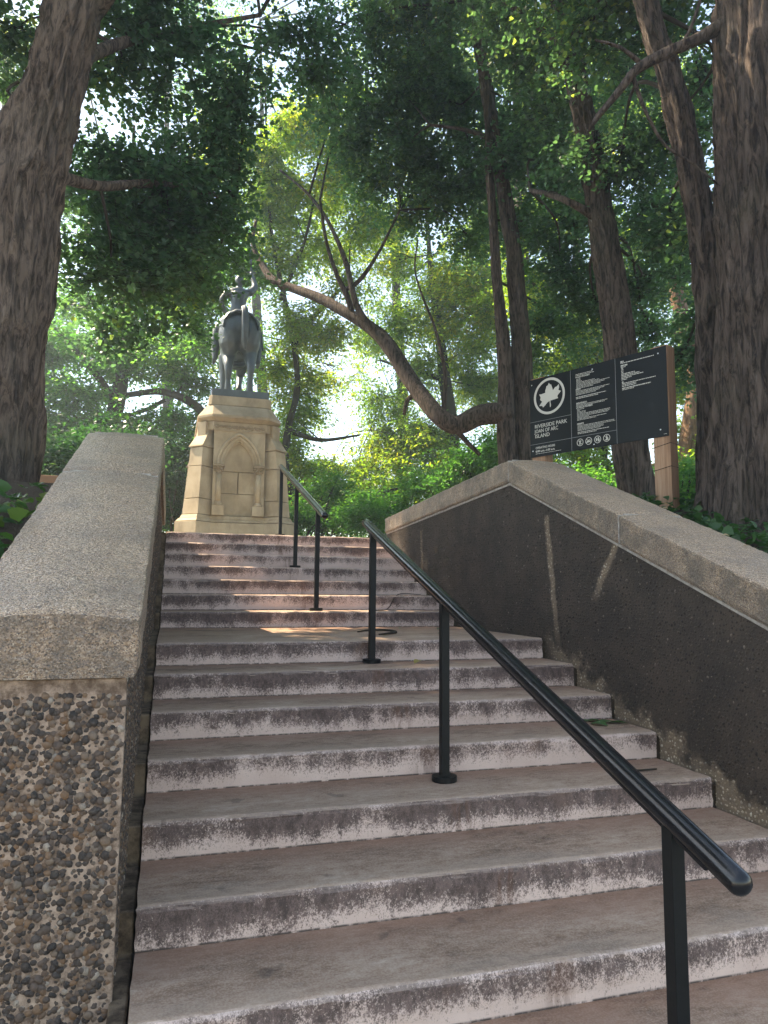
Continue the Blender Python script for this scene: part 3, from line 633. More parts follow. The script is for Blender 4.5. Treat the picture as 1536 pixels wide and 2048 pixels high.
for u, wd in ((0.10, 0.085), (1.504, 0.082)):
    zb = 2.35; c = spt(u, 0, -0.077); me = MB().obox((c[0], c[1], (zb+ZT+0.012)/2), SU, SN, EZ, wd, 0.072, (ZT+0.012-zb)/2).mesh('post', 0.004)
    ps = child('post', me, M['wood'], sroot)
    for zz in (3.02, 2.80) if u > 1 else (3.0,):
        wire = MB()
        corners = [(-wd-0.002, 0.074), (wd+0.002, 0.074), (wd+0.002, -0.074), (-wd-0.002, -0.074), (-wd-0.002, 0.074)]
        pth = [(c+SU*a+SN*b)*np.array([1, 1, 0])+np.array([0, 0, zz+0.03*(a > 0)]) for a, b in corners]
        child('wire_tie', wire.tube(pth, 0.003, 6).mesh('wire_tie'), M['iron'], ps)

# ------------------------------------------------------------------ pedestal
PX, PY = 1.215, 14.0             # centre and front plane
PD = 2.9                          # depth behind the front plane
ped = thing('pedestal', (PX, PY+PD/2, 2.397), 'buff stone pedestal with pointed arch niche and corner buttresses below the bronze rider', 'pedestal')
def octo(h, ch, y0, y1): return [(PX-h, y0+ch), (PX-h+ch, y0), (PX+h-ch, y0), (PX+h, y0+ch), (PX+h, y1-ch), (PX+h-ch, y1), (PX-h+ch, y1), (PX-h, y1-ch)]
G = 0.011
def stone(name, mb, bev=0.006, mt='limestone'): return child(name, mb.mesh(name, bev, 1), M[mt], ped)
# core body between the buttresses
stone('shaft', MB().box((PX-0.80, PY+0.345, 2.40), (PX+0.80, PY+PD-0.34, 4.90)))
# diagonal corner buttresses, battered, with sloping weathered tops
def buttress(sx, sy):
    cx, cy = PX+sx*0.62, (PY+0.30 if sy < 0 else PY+PD-0.30)
    dd = np.array([sx, sy, 0])/math.sqrt(2); ss = np.array([-sy*1.0, sx*1.0, 0])/math.sqrt(2)
    def course(z0, z1, r_0, r_1, hw0, hw1):
        V = []
        for z, r, hw in ((z0, r_0, hw0), (z1, r_1, hw1)):
            for a, b in ((-0.45, -hw), (r, -hw), (r, hw), (-0.45, hw)): q = np.array([cx, cy, z])+dd*a+ss*b; V.append(q)
        me = MB().add(V, [(0, 3, 2, 1), (4, 5, 6, 7), (0, 1, 5, 4), (1, 2, 6, 5), (2, 3, 7, 6), (3, 0, 4, 7)])
        m2 = me.mesh('buttress_stone'); bm = bmesh.new(); bm.from_mesh(m2); bmesh.ops.recalc_face_normals(bm, faces=bm.faces)
        bmesh.ops.bevel(bm, geom=list(bm.edges), offset=0.005, segments=1, affect='EDGES'); bm.to_mesh(m2); bm.free()
        child('buttress_stone', m2, M['limestone'], ped)
    course(2.40, 2.93, 0.52, 0.52, 0.275, 0.275)
    course(2.93+G, 3.00, 0.51, 0.46, 0.265, 0.235); course(3.00+0.001, 3.07, 0.45, 0.415, 0.225, 0.205)
    course(3.07+G, 3.38, 0.40, 0.372, 0.20, 0.19); course(3.38+G, 4.02, 0.371, 0.315, 0.19, 0.17); course(4.02+G, 4.40, 0.314, 0.282, 0.17, 0.16)
    course(4.40+G, 4.44, 0.315, 0.31, 0.185, 0.185); course(4.44+0.001, 4.80, 0.30, 0.06, 0.18, 0.13)
    course(4.62, 4.93, 0.16, 0.17, 0.10, 0.12)
for sx in (-1, 1):
    for sy in (-1, 1): buttress(sx, sy)
# base courses and moulding between buttresses
for k, (a, b) in enumerate(((-0.70, 0.70),)):
    stone('base_stone', MB().box((PX+a, PY+0.02, 2.40), (PX+b, PY+0.4, 2.93)))
    stone('base_moulding', MB().prism([(PX-0.7, PY+0.03), (PX+0.7, PY+0.03), (PX+0.7, PY+0.4), (PX-0.7, PY+0.4)], 2.93+G, 3.00, [(PX-0.7, PY+0.08), (PX+0.7, PY+0.08), (PX+0.7, PY+0.4), (PX-0.7, PY+0.4)]))
    stone('base_moulding', MB().prism([(PX-0.7, PY+0.07), (PX+0.7, PY+0.07), (PX+0.7, PY+0.4), (PX-0.7, PY+0.4)], 3.001, 3.07, [(PX-0.7, PY+0.105), (PX+0.7, PY+0.105), (PX+0.7, PY+0.4), (PX-0.7, PY+0.4)]))
stone('base_stone', MB().box((PX-1.02, PY+0.35, 2.40), (PX+1.02, PY+PD-0.35, 2.95)))
# niche: frame of the front with a pointed opening, recessed stones, arch mouldings
OW, ZS, ZA = 0.325, 4.06, 4.60    # half opening, springing, apex
def arc_pts(hw, zs, za, n=14):
    h = za-zs; r = (hw*hw+h*h)/(2*hw); cxr = hw-r; out = []; a1 = math.atan2(h, -cxr)
    for i in range(n+1):
        a = a1*i/n; out.append((cxr+r*math.cos(a), zs+r*math.sin(a)))
    return out                                              # right springing -> apex
A_ = arc_pts(OW, ZS, ZA); YF = PY+0.06
full = [(OW, 3.10)]+A_+[(-x, z) for x, z in reversed(A_[:-1])]+[(-OW, 3.10)]
def spandrel(yf, yb):
    mb = MB(); hw, zt = 0.50, 4.76
    right = [(OW, 3.07)]+A_; n = len(right)
    for s_ in (1, -1):
        outer = [(hw, 3.07)]+[(hw, z) for x, z in A_[:-4]]+[(hw, zt)]+[(hw*(1-i/3), zt) for i in (1, 2, 3)]
        outer = outer[:n]; outer += [(0, zt)]*(n-len(outer)); outer[-1] = (0.0, zt)
        V = [(PX+s_*x, yf, z) for x, z in right]+[(PX+s_*x, yf, z) for x, z in outer]+[(PX+s_*x, yb, z) for x, z in right]
        f = [(i, n+i, n+i+1, i+1) for i in range(n-1)]+[(i, i+1, 2*n+i+1, 2*n+i) for i in range(n-1)]
        mb.add(V, f if s_ > 0 else [q[::-1] for q in f])
    return mb
sp = spandrel(YF, PY+0.34).mesh('niche_front'); child('niche_front', sp, M['limestone'], ped)
YB = PY+0.22
for (x0, x1, z0, z1) in ((-0.36, 0.36, 3.08, 3.52), (-0.36, -0.002, 3.524, 3.96), (0.002, 0.36, 3.524, 3.96), (-0.36, 0.36, 3.964, 4.64)):
    stone('niche_stone', MB().box((PX+x0+G/2, YB+0.0, z0+G/2), (PX+x1-G/2, YB+0.12, z1)), 0.004)
for hw, za, r, y in ((0.415, 4.70, 0.030, YF-0.012), (0.36, 4.64, 0.022, YF+0.01), (0.315, 4.585, 0.020, YF+0.05), (0.30, 4.555, 0.018, YF+0.10)):
    q = arc_pts(hw, ZS, za, 18); q = q+[(-x, z) for x, z in reversed(q[:-1])]
    child('arch_moulding', MB().tube([(PX+x, y, z) for x, z in q], r, 10).mesh('arch_moulding'), M['limestone'], ped, True)
for s_ in (-1, 1):
    cx, cy = PX+s_*0.385, YF-0.01
    col = child('column', MB().cyl((cx, cy), 0.054, 3.34, 3.90, 20, 0.050).mesh('column'), M['limestone'], ped, True)
    child('column_base', MB().cyl((cx, cy), 0.085, 3.27, 3.30, 20).cyl((cx, cy), 0.075, 3.301, 3.34, 20, 0.058).mesh('column_base'), M['limestone'], col)
    cap = MB().cyl((cx, cy), 0.056, 3.895, 3.925, 20).cyl((cx, cy), 0.055, 3.926, 4.03, 16, 0.09).box((cx-0.105, cy-0.10, 4.031), (cx+0.105, cy+0.10, 4.075))
    for i in range(9):
        for zz, rr_, s2 in ((3.955, 0.072, 0.020), (4.005, 0.092, 0.022)):
            a = 2*math.pi*(i+0.5*(zz > 3.97))/9; V_, F_ = ICO1; cap.add(V_*np.array([s2, s2, 0.028])+np.array([cx+rr_*math.cos(a), cy+rr_*math.sin(a), zz]), F_)
    child('capital', cap.mesh('capital'), M['carved'], col)
    child('column_plinth', MB().box((cx-0.115, cy-0.075, 3.075), (cx+0.115, cy+0.10, 3.268)).mesh('column_plinth', 0.005, 1), M['limestone'], col)
# carved frieze
stone('frieze', MB().prism(octo(0.72, 0.20, PY+0.05, PY+PD-0.05), 4.765, 4.93))
for i in range(22):
    u = -0.47+0.94*i/21; mb = MB()
    for j in range(3):
        V_, F_ = ICO1; sz = random.uniform(0.016, 0.03)
        mb.add(V_*np.array([sz*1.2, 0.018, sz])+np.array([PX+u+random.uniform(-0.012, 0.012), PY+0.05, 4.83+random.uniform(-0.02, 0.022)]), F_)
    child('frieze_carving', mb.mesh('frieze_carving'), M['carved'], ped)
stone('string_course', MB().box((PX-0.5, PY+0.035, 4.745), (PX+0.5, PY+0.2, 4.764)), 0.004)
# cornice
stone('cornice_soffit', MB().prism(octo(0.70, 0.22, PY+0.05, PY+PD-0.05), 4.934, 4.99, octo(0.80, 0.26, PY-0.05, PY+PD+0.05)))
stone('cornice', MB().prism(octo(0.82, 0.27, PY-0.07, PY+PD+0.07), 4.992, 5.045))
stone('cornice_slope', MB().prism(octo(0.815, 0.27, PY-0.065, PY+PD+0.065), 5.047, 5.28, octo(0.635, 0.10, PY+0.12, PY+PD-0.12)))
stone('cap_stone', MB().prism(octo(0.625, 0.06, PY+0.12, PY+PD-0.12), 5.285, 5.475, octo(0.61, 0.06, PY+0.13, PY+PD-0.13)))

# ------------------------------------------------------------------ bronze rider
def fuse(mb, name, voxel, smooth_it=6):
    me = mb.mesh(name+'_tmp'); o = bpy.data.objects.new(name+'_tmp', me); C.objects.link(o)
    md = o.modifiers.new('r', 'REMESH'); md.mode = 'VOXEL'; md.voxel_size = voxel
    ms = o.modifiers.new('s', 'SMOOTH'); ms.iterations = smooth_it; ms.factor = 0.5
    bpy.context.view_layer.update(); out = bpy.data.meshes.new_from_object(o.evaluated_get(bpy.context.evaluated_depsgraph_get()))
    bpy.data.objects.remove(o); out.name = name; return out
def ell(mb, c, r, rot=None):
    V_, F_ = ICO2; q = V_*np.array(r)
    if rot is not None: q = q@np.array(rot).T
    return mb.add(q+np.array(c), F_)
HX, HY, HZ = 1.20, 14.62, 5.66      # hind-foot line of the horse
stat = thing('equestrian_statue', (HX, HY+0.7, 5.476), 'bronze armoured rider raising a sword on a horse, atop the stone pedestal', 'statue')
child('plinth', MB().box((PX-0.565, PY+0.16, 5.478), (PX+0.565, PY+PD-0.16, 5.625)).mesh('plinth', 0.012), M['bronze'], stat)
mnd = MB(); ell(mnd, (PX, PY+PD/2, 5.60), (0.50, 1.25, 0.12)); child('ground_mound', mnd.mesh('ground_mound'), M['bronze'], stat, True)
def L(x, y, z): return np.array([HX+x, HY+y, HZ+z])
hb = MB()
def limb(pts, rads): 
    q, r = smooth_path(pts, rads, 0.05); hb.tube(q, r, 12)
# trunk: rump, loin, barrel, chest
ell(hb, L(0.0, 0.16, 1.42), (0.42, 0.40, 0.40)); ell(hb, L(-0.19, 0.08, 1.28), (0.26, 0.34, 0.48)); ell(hb, L(0.19, 0.08, 1.28), (0.26, 0.34, 0.48))
ell(hb, L(0, 0.66, 1.34), (0.41, 0.62, 0.41)); ell(hb, L(0, 1.20, 1.33), (0.35, 0.42, 0.45)); ell(hb, L(0, 1.02, 1.60), (0.24, 0.5, 0.2))
limb([L(0, 1.25, 1.45), L(0, 1.55, 1.85), L(0.02, 1.72, 2.15)], [0.30, 0.20, 0.15]); limb([L(0.02, 1.68, 2.22), L(0.03, 1.92, 2.02), L(0.03, 2.12, 1.80)], [0.13, 0.12, 0.075])
for s_ in (-1, 1): limb([L(0.02+s_*0.07, 1.66, 2.28), L(0.02+s_*0.08, 1.64, 2.44)], [0.04, 0.012])
# hind legs (left set back, right forward under the body)
limb([L(-0.19, 0.14, 1.22), L(-0.21, 0.20, 0.88), L(-0.22, -0.02, 0.56), L(-0.215, 0.03, 0.30), L(-0.215, 0.05, 0.12), L(-0.21, 0.10, 0.0)], [0.23, 0.155, 0.088, 0.060, 0.066, 0.092])
limb([L(0.19, 0.14, 1.22), L(0.22, 0.06, 0.88), L(0.22, -0.20, 0.58), L(0.215, -0.20, 0.32), L(0.21, -0.18, 0.12), L(0.215, -0.13, -0.02)], [0.23, 0.155, 0.088, 0.062, 0.070, 0.10])
# forelegs: left planted, right raised
limb([L(-0.20, 1.22, 1.18), L(-0.22, 1.24, 0.80), L(-0.23, 1.22, 0.50), L(-0.23, 1.22, 0.22), L(-0.23, 1.27, 0.0)], [0.17, 0.115, 0.082, 0.056, 0.085])
limb([L(0.18, 1.25, 1.18), L(0.17, 1.50, 0.98), L(0.15, 1.62, 0.86), L(0.13, 1.42, 0.62), L(0.12, 1.36, 0.46)], [0.17, 0.12, 0.088, 0.058, 0.080])
limb([L(0.03, 0.95, 1.0), L(0.03, 1.0, 0.95)], [0.2, 0.2])
horse = child('horse', fuse(hb, 'horse', 0.022), M['bronze'], stat, True)
tl = MB(); q, r = smooth_path([L(0.04, -0.12, 1.78), L(0.05, -0.25, 1.77), L(0.06, -0.335, 1.62), L(0.07, -0.34, 1.36), L(0.07, -0.30, 1.08), L(0.08, -0.27, 0.88)], [0.05, 0.06, 0.066, 0.075, 0.066, 0.02], 0.04)
dd_ = np.zeros((len(q), 24)); dd_ += 0.007*np.sin(np.arange(24)*2*math.pi*5/24+np.linspace(0, 3, len(q))[:, None]*1.5)
Vt, Ft = tube(q, r, 24, dd_); tl.add(Vt, Ft); child('tail', tl.mesh('tail'), M['bronze'], stat, True)
# saddle cloth with a hanging edge over the croup
cl = []; nU, nV = 36, 16
for i in range(nU):
    a = math.pi*(-0.02+1.04*i/(nU-1))
    for j in range(nV):
        t_ = j/(nV-1); y = -0.20+1.25*t_; rr_ = 0.435-0.05*max(0, 0.25-t_)*3+0.008*math.sin(i*1.3)
        drop = 0.05 if j == 0 else 0; zc = 1.43
        cl.append(L(math.cos(a)*rr_*(1.0 if t_ > 0.12 else 0.93), y, zc+math.sin(a)*rr_*0.92-drop-0.12*max(0, 0.2-t_)))
fc = [(i*nV+j, (i+1)*nV+j, (i+1)*nV+j+1, i*nV+j+1) for i in range(nU-1) for j in range(nV-1)]
ck = bpy.data.meshes.new('saddle_cloth'); ck.from_pydata([tuple(p) for p in cl], [], fc); bm = bmesh.new(); bm.from_mesh(ck); bmesh.ops.recalc_face_normals(bm, faces=bm.faces); bmesh.ops.solidify(bm, geom=bm.faces[:], thickness=0.022); bm.to_mesh(ck); bm.free()
child('saddle_cloth', ck, M['bronze'], stat, True)
rb = MB()
def rl(pts, rads): q, r = smooth_path(pts, rads, 0.04); rb.tube(q, r, 12)
RS = (0.0, 0.72, 1.86)
ell(rb, L(0, 0.72, 1.96), (0.22, 0.19, 0.20)); rl([L(0, 0.72, 1.95), L(0, 0.74, 2.20), L(0.01, 0.76, 2.46)], [0.19, 0.155, 0.20]); ell(rb, L(0.01, 0.76, 2.50), (0.25, 0.13, 0.13))
rl([L(0.01, 0.77, 2.55), L(0.01, 0.78, 2.68)], [0.07, 0.065]); ell(rb, L(0.01, 0.79, 2.78), (0.105, 0.125, 0.145))
for s_ in (-1, 1):
    rl([L(s_*0.14, 0.74, 1.92), L(s_*0.40, 0.86, 1.62), L(s_*0.46, 0.80, 1.18), L(s_*0.46, 0.74, 0.98)], [0.14, 0.125, 0.085, 0.06]); rl([L(s_*0.46, 0.70, 0.96), L(s_*0.48, 0.94, 0.90)], [0.06, 0.035])
rl([L(-0.22, 0.76, 2.50), L(-0.36, 0.84, 2.26), L(-0.22, 1.08, 2.10)], [0.09, 0.07, 0.05])
rl([L(0.22, 0.76, 2.52), L(0.36, 0.86, 2.72), L(0.30, 0.98, 3.02)], [0.09, 0.075, 0.055]); ell(rb, L(0.29, 1.0, 3.08), (0.05, 0.06, 0.065))
rider = child('rider', fuse(rb, 'rider', 0.018), M['bronze'], stat, True)
sw = MB(); sw.obox(L(0.27, 1.10, 3.50), (1, 0, 0), (0, 0.95, -0.3), (-0.05, 0.3, 0.95), 0.022, 0.006, 0.42); sw.obox(L(0.285, 1.01, 3.13), (1, 0, 0), (0, 1, 0), (0, 0, 1), 0.11, 0.014, 0.014)
child('sword', sw.mesh('sword'), M['bronze'], stat)
sc = MB(); sc.tube([L(0.30, 0.55, 1.90), L(0.46, 0.34, 1.50), L(0.50, 0.20, 1.05)], [0.03, 0.028, 0.02], 8); child('scabbard', sc.mesh('scabbard'), M['bronze'], stat)

# ------------------------------------------------------------------ trees
def bark_tube(pts, rads, seg, step, amp, seed, flare=0.0, caps=True):
    q, r = smooth_path(pts, rads, step); n = seg
    s_ = np.concatenate([[0], np.cumsum(np.linalg.norm(np.diff(q, axis=0), axis=1))]); ang = np.arange(n)/n
    per = max(8, int(round(2*math.pi*float(np.mean(r))/0.058)))
    A2, S2 = np.meshgrid(ang, s_)
    wig = vnoise(S2*0.9, A2*0+seed, 0.0, seed+3)*0.7
    n1 = vnoise((A2*per+wig) , S2*1.5, seed*1.0, seed, perx=per); n2 = vnoise(A2*per*2+wig*2, S2*4.0, seed*1.0, seed+1, perx=per*2); n3 = vnoise(A2*6, S2*0.5, 0.0, seed+2, perx=6)
    d = amp*((1-np.abs(n1))**3*1.15-0.45)+amp*0.45*n2+r[:, None]*0.05*n3
    if flare:
        lob = 0.5+0.5*vnoise(A2*7, S2*0.6, 0.0, seed+9, perx=7); d = d+flare*np.exp(-S2/0.35)*(0.35+lob)
    Vv, Fs = tube(q, r, n, d, caps); return Vv, Fs
def leafset(cl, sprays, per, slen, ll, lw, shape, g, droop=0.35):
    """cl: clump rows (cx, cy, cz, rx, ry, rz, weight)"""
    cl = np.asarray(cl, float); w = cl[:, 6]/cl[:, 6].sum(); idx = g.choice(len(cl), sprays, p=w)
    d = g.normal(size=(sprays, 3)); d /= np.linalg.norm(d, axis=1)[:, None]; rad = np.minimum(np.abs(g.normal(0, 0.62, sprays)), 1.5)
    # sub-clumping keeps light and dark bunches with gaps
    nb = 9; sub = g.normal(size=(len(cl), nb, 3)); sub /= np.linalg.norm(sub, axis=2)[..., None]; sub *= (g.random((len(cl), nb, 1))**0.5)*0.8
    base = np.where((g.random(sprays) < 0.72)[:, None], sub[idx, g.integers(0, nb, sprays)]+d*rad[:, None]*0.45, d*rad[:, None]*0.95)
    p0 = cl[idx, :3]+base*cl[idx, 3:6]
    hd = g.normal(size=(sprays, 3)); hd[:, 2] = hd[:, 2]*0.35-droop*0.5; hd += base*0.7; hd /= np.linalg.norm(hd, axis=1)[:, None]
    ln = slen*g.uniform(0.6, 1.3, sprays)
    side = np.cross(hd, [0, 0, 1.0]); side /= np.linalg.norm(side, axis=1)[:, None]+1e-6
    t = (np.arange(per)+0.5)/per; T = np.tile(t, sprays); I = np.repeat(np.arange(sprays), per); n = len(I)
    sg = np.where(np.arange(n) % 2 == 0, 1.0, -1.0)
    pos = p0[I]+hd[I]*(ln[I]*T)[:, None]+g.normal(size=(n, 3))*slen*0.07; pos[:, 2] -= droop*slen*T**2*0.6
    ax = hd[I]*0.45+side[I]*sg[:, None]*0.8+g.normal(size=(n, 3))*0.38; ax[:, 2] -= 0.35*droop+0.12; ax /= np.linalg.norm(ax, axis=1)[:, None]
    nr = g.normal(size=(n, 3))*0.62+np.array([0, 0, 1.0]); nr -= ax*np.sum(nr*ax, 1)[:, None]; nr /= np.linalg.norm(nr, axis=1)[:, None]+1e-6
    bi = np.cross(ax, nr); sc = g.uniform(0.65, 1.2, n)[:, None]; a = ax*sc*ll; b = bi*sc*lw; u = nr*sc*ll
    if shape == 'fan':
        V = np.stack([pos, pos+a*0.62+b*0.95+u*0.08, pos+a*0.98+b*0.5, pos+a*0.84+u*-0.06, pos+a*0.98-b*0.5, pos+a*0.62-b*0.95+u*0.08], 1); o = np.arange(n)[:, None]*6
        Fq = np.concatenate([o+np.array([0, 1, 2, 3]), o+np.array([0, 3, 4, 5])])
    else:
        V = np.stack([pos, pos+a*0.48+b*0.5+u*0.05, pos+a-u*0.06, pos+a*0.48-b*0.5+u*0.05], 1); Fq = np.arange(n*4).reshape(-1, 4)
    return V.reshape(-1, 3), Fq, p0, p0+hd*ln[:, None]
def twigset(a, b, r):
    n = len(a); d = b-a; d /= np.linalg.norm(d, axis=1)[:, None]+1e-9; s1 = np.cross(d, [0.3, 0.2, 1.0]); s1 /= np.linalg.norm(s1, axis=1)[:, None]; s2 = np.cross(d, s1)
    V = np.stack([a+s1*r, a-s1*r*0.5+s2*r*0.87, a-s1*r*0.5-s2*r*0.87, b+s1*r*0.4, b-s1*r*0.2+s2*r*0.35, b-s1*r*0.2-s2*r*0.35], 1); o = np.arange(n)[:, None]*6
    Fq = np.concatenate([o+np.array([0, 1, 4, 3]), o+np.array([1, 2, 5, 4]), o+np.array([2, 0, 3, 5])]); return V.reshape(-1, 3), Fq
def clump(px, py, depth, rx, ry, w=None, dz=None):
    """a bough of foliage standing at that distance; radii given as they appear, turned to metres"""
    c = P(px, py, depth); k = depth/F; a, b = rx*k, ry*k; return (c[0], c[1], c[2], a, dz or max(a, b)*0.9, b, w or a*b)
def tree(name, label, trunks, limbs, clumps, leaf, n, per, slen, ll, lw, shape='leaf', bark='bark', seed=1, group=None, twigs=True, amp=0.02, hang=None, droop=0.35):
    base = np.array(trunks[0][0][0]); t = thing(name, base, label, 'tree', group); g = np.random.default_rng(seed); ends = []
    for k, (pts, rads, seg, fl) in enumerate(trunks):
        V, Fs = bark_tube(pts, rads, seg, 0.035 if seg >= 64 else 0.12, amp if k == 0 else amp*0.8, seed+k, fl)
        child('trunk', MB().add(V, Fs).mesh('trunk'), M[bark], t, True); ends += list(np.asarray(pts)[len(pts)//2:])
    for k, (pts, rads) in enumerate(limbs):
        V, Fs = bark_tube(pts, rads, 14, 0.10, 0.006, seed+20+k); child('limb', MB().add(V, Fs).mesh('limb'), M[bark], t, True); ends += list(pts[1:])
    if not clumps: return t
    sat = []
    for c in clumps:
        for _ in range(2):
            v = g.normal(size=3); v /= np.linalg.norm(v); k = g.uniform(0.35, 0.65); sat.append((c[0]+v[0]*c[3]*1.15, c[1]+v[1]*c[4]*1.15, c[2]+v[2]*c[5]*1.15, c[3]*k, c[4]*k, c[5]*k, c[6]*k*k*0.7))
    V, Fq, p0, p1 = leafset(list(clumps)+sat, n, per, slen, ll, lw, shape, g, droop)
    crown = child('crown', fast_mesh('crown', V, Fq), M[leaf], t); tag(crown, kind='stuff')
    # boughs run from the nearest wood to each clump, twigs carry the leaves
    E_ = np.array(ends); mb = MB()
    for c in clumps:
        c0 = np.array(c[:3]); e = E_[np.argmin(np.linalg.norm(E_-c0, axis=1)+np.maximum(0, E_[:, 2]-c0[2])*0.8)]; dist = np.linalg.norm(c0-e)
        if dist < 0.2 or dist > 9: continue
        mid = (e+c0)/2+g.normal(size=3)*dist*0.09+np.array([0, 0, dist*0.05]); r = min(0.06, 0.012+dist*0.006)
        q, rr_ = smooth_path([e, mid, c0], [r, r*0.7, r*0.35], 0.25); mb.tube(q, rr_, 6)
        for _ in range(5):
            v = g.normal(size=3); v /= np.linalg.norm(v); e2 = c0+v*np.array(c[3:6])*0.8; m2 = (c0*0.55+e2*0.45)+g.normal(size=3)*0.06*dist*0.3
            q, rr_ = smooth_path([mid*0.3+c0*0.7, m2, e2], [r*0.5, r*0.32, r*0.12], 0.25); mb.tube(q, rr_, 5)
    if mb.v: tag(child('boughs', mb.mesh('boughs'), M['twig'], t), kind='stuff')
    if twigs:
        V, Fq = twigset(p0, p1, 0.0035 if slen < 0.6 else 0.006); tag(child('twigs', fast_mesh('twigs', V, Fq), M['twig'], t), kind='stuff')
    return t
def path(D, *pts):
    """px points (x, y, width px) with depth D or (x, y, width, depth)"""
    q = []; r = []
    for p in pts:
        d = p[3] if len(p) > 3 else D; q.append(P(p[0], p[1], d)); r.append(p[2]*d/F/2)
    return q, r
TG = 'tall trees round the monument'
# left foreground ginkgo: big leaning trunk with a limb to the left
tA = path(6.4, (-26, 1150, 210), (-20, 1000, 172), (-8, 850, 162), (0, 700, 160), (18, 520, 164), (32, 380, 170), (64, 290, 140), (100, 205, 104), (122, 110, 98), (148, 0, 92), (185, -220, 80), (215, -500, 62), (230, -900, 36))
tA2 = path(6.4, (14, 420, 150), (-50, 330, 130), (-150, 200, 110), (-270, 0, 90), (-380, -300, 60))
lA = [path(6.5, (130, 60, 60), (185, 10, 52), (260, -80, 40), (380, -200, 26)), path(6.6, (110, 350, 26), (200, 372, 20, 7.2), (330, 368, 14, 8.2), (470, 400, 8, 9.0)), path(6.5, (130, 140, 30), (230, 90, 22, 7.5), (360, 60, 14, 9), (520, 30, 8, 10))]
cA = [clump(*c) for c in [(250, 430, 8.2, 130, 75), (330, 520, 8.6, 150, 80), (220, 540, 8.0, 95, 90), (380, 430, 9, 100, 70), (400, 350, 8.8, 90, 55), (310, 330, 8.2, 120, 55), (370, 545, 10, 50, 45), (190, 330, 8.4, 50, 60),
    (260, 60, 8, 120, 55, .22), (380, 90, 8.6, 100, 50, .16), (470, 170, 8.4, 70, 55, .12), (330, 190, 9, 110, 50, .14), (580, 70, 9, 80, 50, .11), (640, 130, 9.2, 60, 60, .12), (430, 265, 8.6, 75, 40, .1), (230, 140, 8.4, 60, 40, .08),
    (40, 200, 9, 40, 80), (20, 60, 8, 60, 60), (-80, 300, 7, 60, 100), (180, -160, 8.2, 170, 90, .5), (420, -300, 9, 180, 110, .6), (0, -200, 8, 160, 140, .8), (760, -300, 9.5, 160, 110, .6), (300, -420, 8.5, 300, 160), (-300, 0, 8, 200, 200), (330, 630, 10.5, 80, 45), (230, 640, 10, 70, 40), (410, 470, 10.5, 40, 45)]]
tree('ginkgo_tree', 'thick leaning grey-brown trunk forking behind the parapet with the pebbled end face', [(tA[0], tA[1], 170, 0.10), (tA2[0], tA2[1], 96, 0)], lA, cA, 'ginkgo', 10500, 9, 0.42, 0.060, 0.040, 'fan', 'bark', 31, TG, amp=0.05)
# right foreground: massive twin trunk beside the sign
tB = path(6.2, (1548, 1130, 300), (1545, 1010, 262), (1545, 850, 222), (1548, 600, 206), (1548, 300, 204), (1545, 0, 206), (1550, -300, 180), (1560, -800, 130))
tB2 = path(6.9, (1440, 1090, 72), (1432, 900, 61), (1424, 700, 53), (1412, 520, 48), (1384, 340, 45), (1345, 180, 42), (1292, 10, 42), (1240, -200, 35), (1180, -500, 24))
lB = [path(6.2, (1460, 40, 32), (1400, 75, 24), (1330, 108, 22), (1275, 138, 19), (1230, 192, 15), (1196, 232, 12), (1178, 262, 6)), path(6.2, (1265, 150, 10), (1290, 220, 8), (1330, 290, 6), (1390, 330, 4), (1440, 372, 3)), path(6.2, (1285, 130, 10), (1240, 95, 6), (1190, 80, 4)), path(6.4, (1345, 120, 10), (1380, 60, 7), (1400, 0, 6))]
cB = [clump(*c) for c in [(1320, 40, 8.5, 110, 60), (1180, 60, 8.6, 110, 70), (1330, 260, 9, 90, 70), (1240, 330, 9.5, 100, 70), (1390, 420, 9, 60, 80), (1330, 480, 10, 80, 60), (1400, 620, 9.4, 45, 80), (1360, 720, 10, 40, 50), (1200, -120, 8, 260, 110), (1420, -100, 7.5, 200, 90), (1650, 100, 7.5, 120, 200), (1650, 500, 7.5, 100, 200), (1400, -380, 8, 320, 180), (1420, 150, 10, 60, 60)]]
tree('ginkgo_tree', 'massive dark furrowed twin trunk growing out of the ivy beside the park sign', [(tB[0], tB[1], 200, 0.12), (tB2[0], tB2[1], 100, 0)], lB, cB, 'ginkgo', 6200, 9, 0.42, 0.060, 0.040, 'fan', 'barkdark', 47, TG, amp=0.05)
# trunk behind the sign
tC = path(9.6, (1290, 1090, 81), (1278, 1000, 69), (1262, 900, 62), (1246, 760, 59), (1233, 640, 55), (1208, 470, 47), (1184, 320, 42), (1152, 150, 40), (1120, 0, 39), (1080, -200, 32), (1030, -500, 20))
cC = [clump(*c) for c in [(1130, 200, 11, 120, 75), (1050, 80, 11, 110, 75), (1100, 330, 12, 95, 70), (1150, 440, 12, 90, 60), (1290, 560, 12, 80, 60), (1120, 530, 12.5, 70, 55), (1320, 400, 12, 70, 60), (1290, 660, 13, 60, 40), (1000, -120, 11, 220, 110), (1200, -350, 11, 300, 180), (1250, 150, 12, 90, 60), (1190, 610, 12.5, 60, 40)]]
lC = [path(9.6, (1140, 100, 20), (1060, 40, 12), (980, -20, 8)), path(9.6, (1200, 440, 18), (1130, 400, 12), (1060, 380, 7, 10.5)), path(9.6, (1195, 380, 18), (1260, 330, 12), (1330, 310, 8, 10))]
tree('ginkgo_tree', 'dark trunk leaning left, rising directly behind the park sign', [(tC[0], tC[1], 110, 0.06)], lC, cC, 'ginkgo', 7600, 9, 0.45, 0.064, 0.042, 'fan', 'barkdark', 58, TG, amp=0.04)
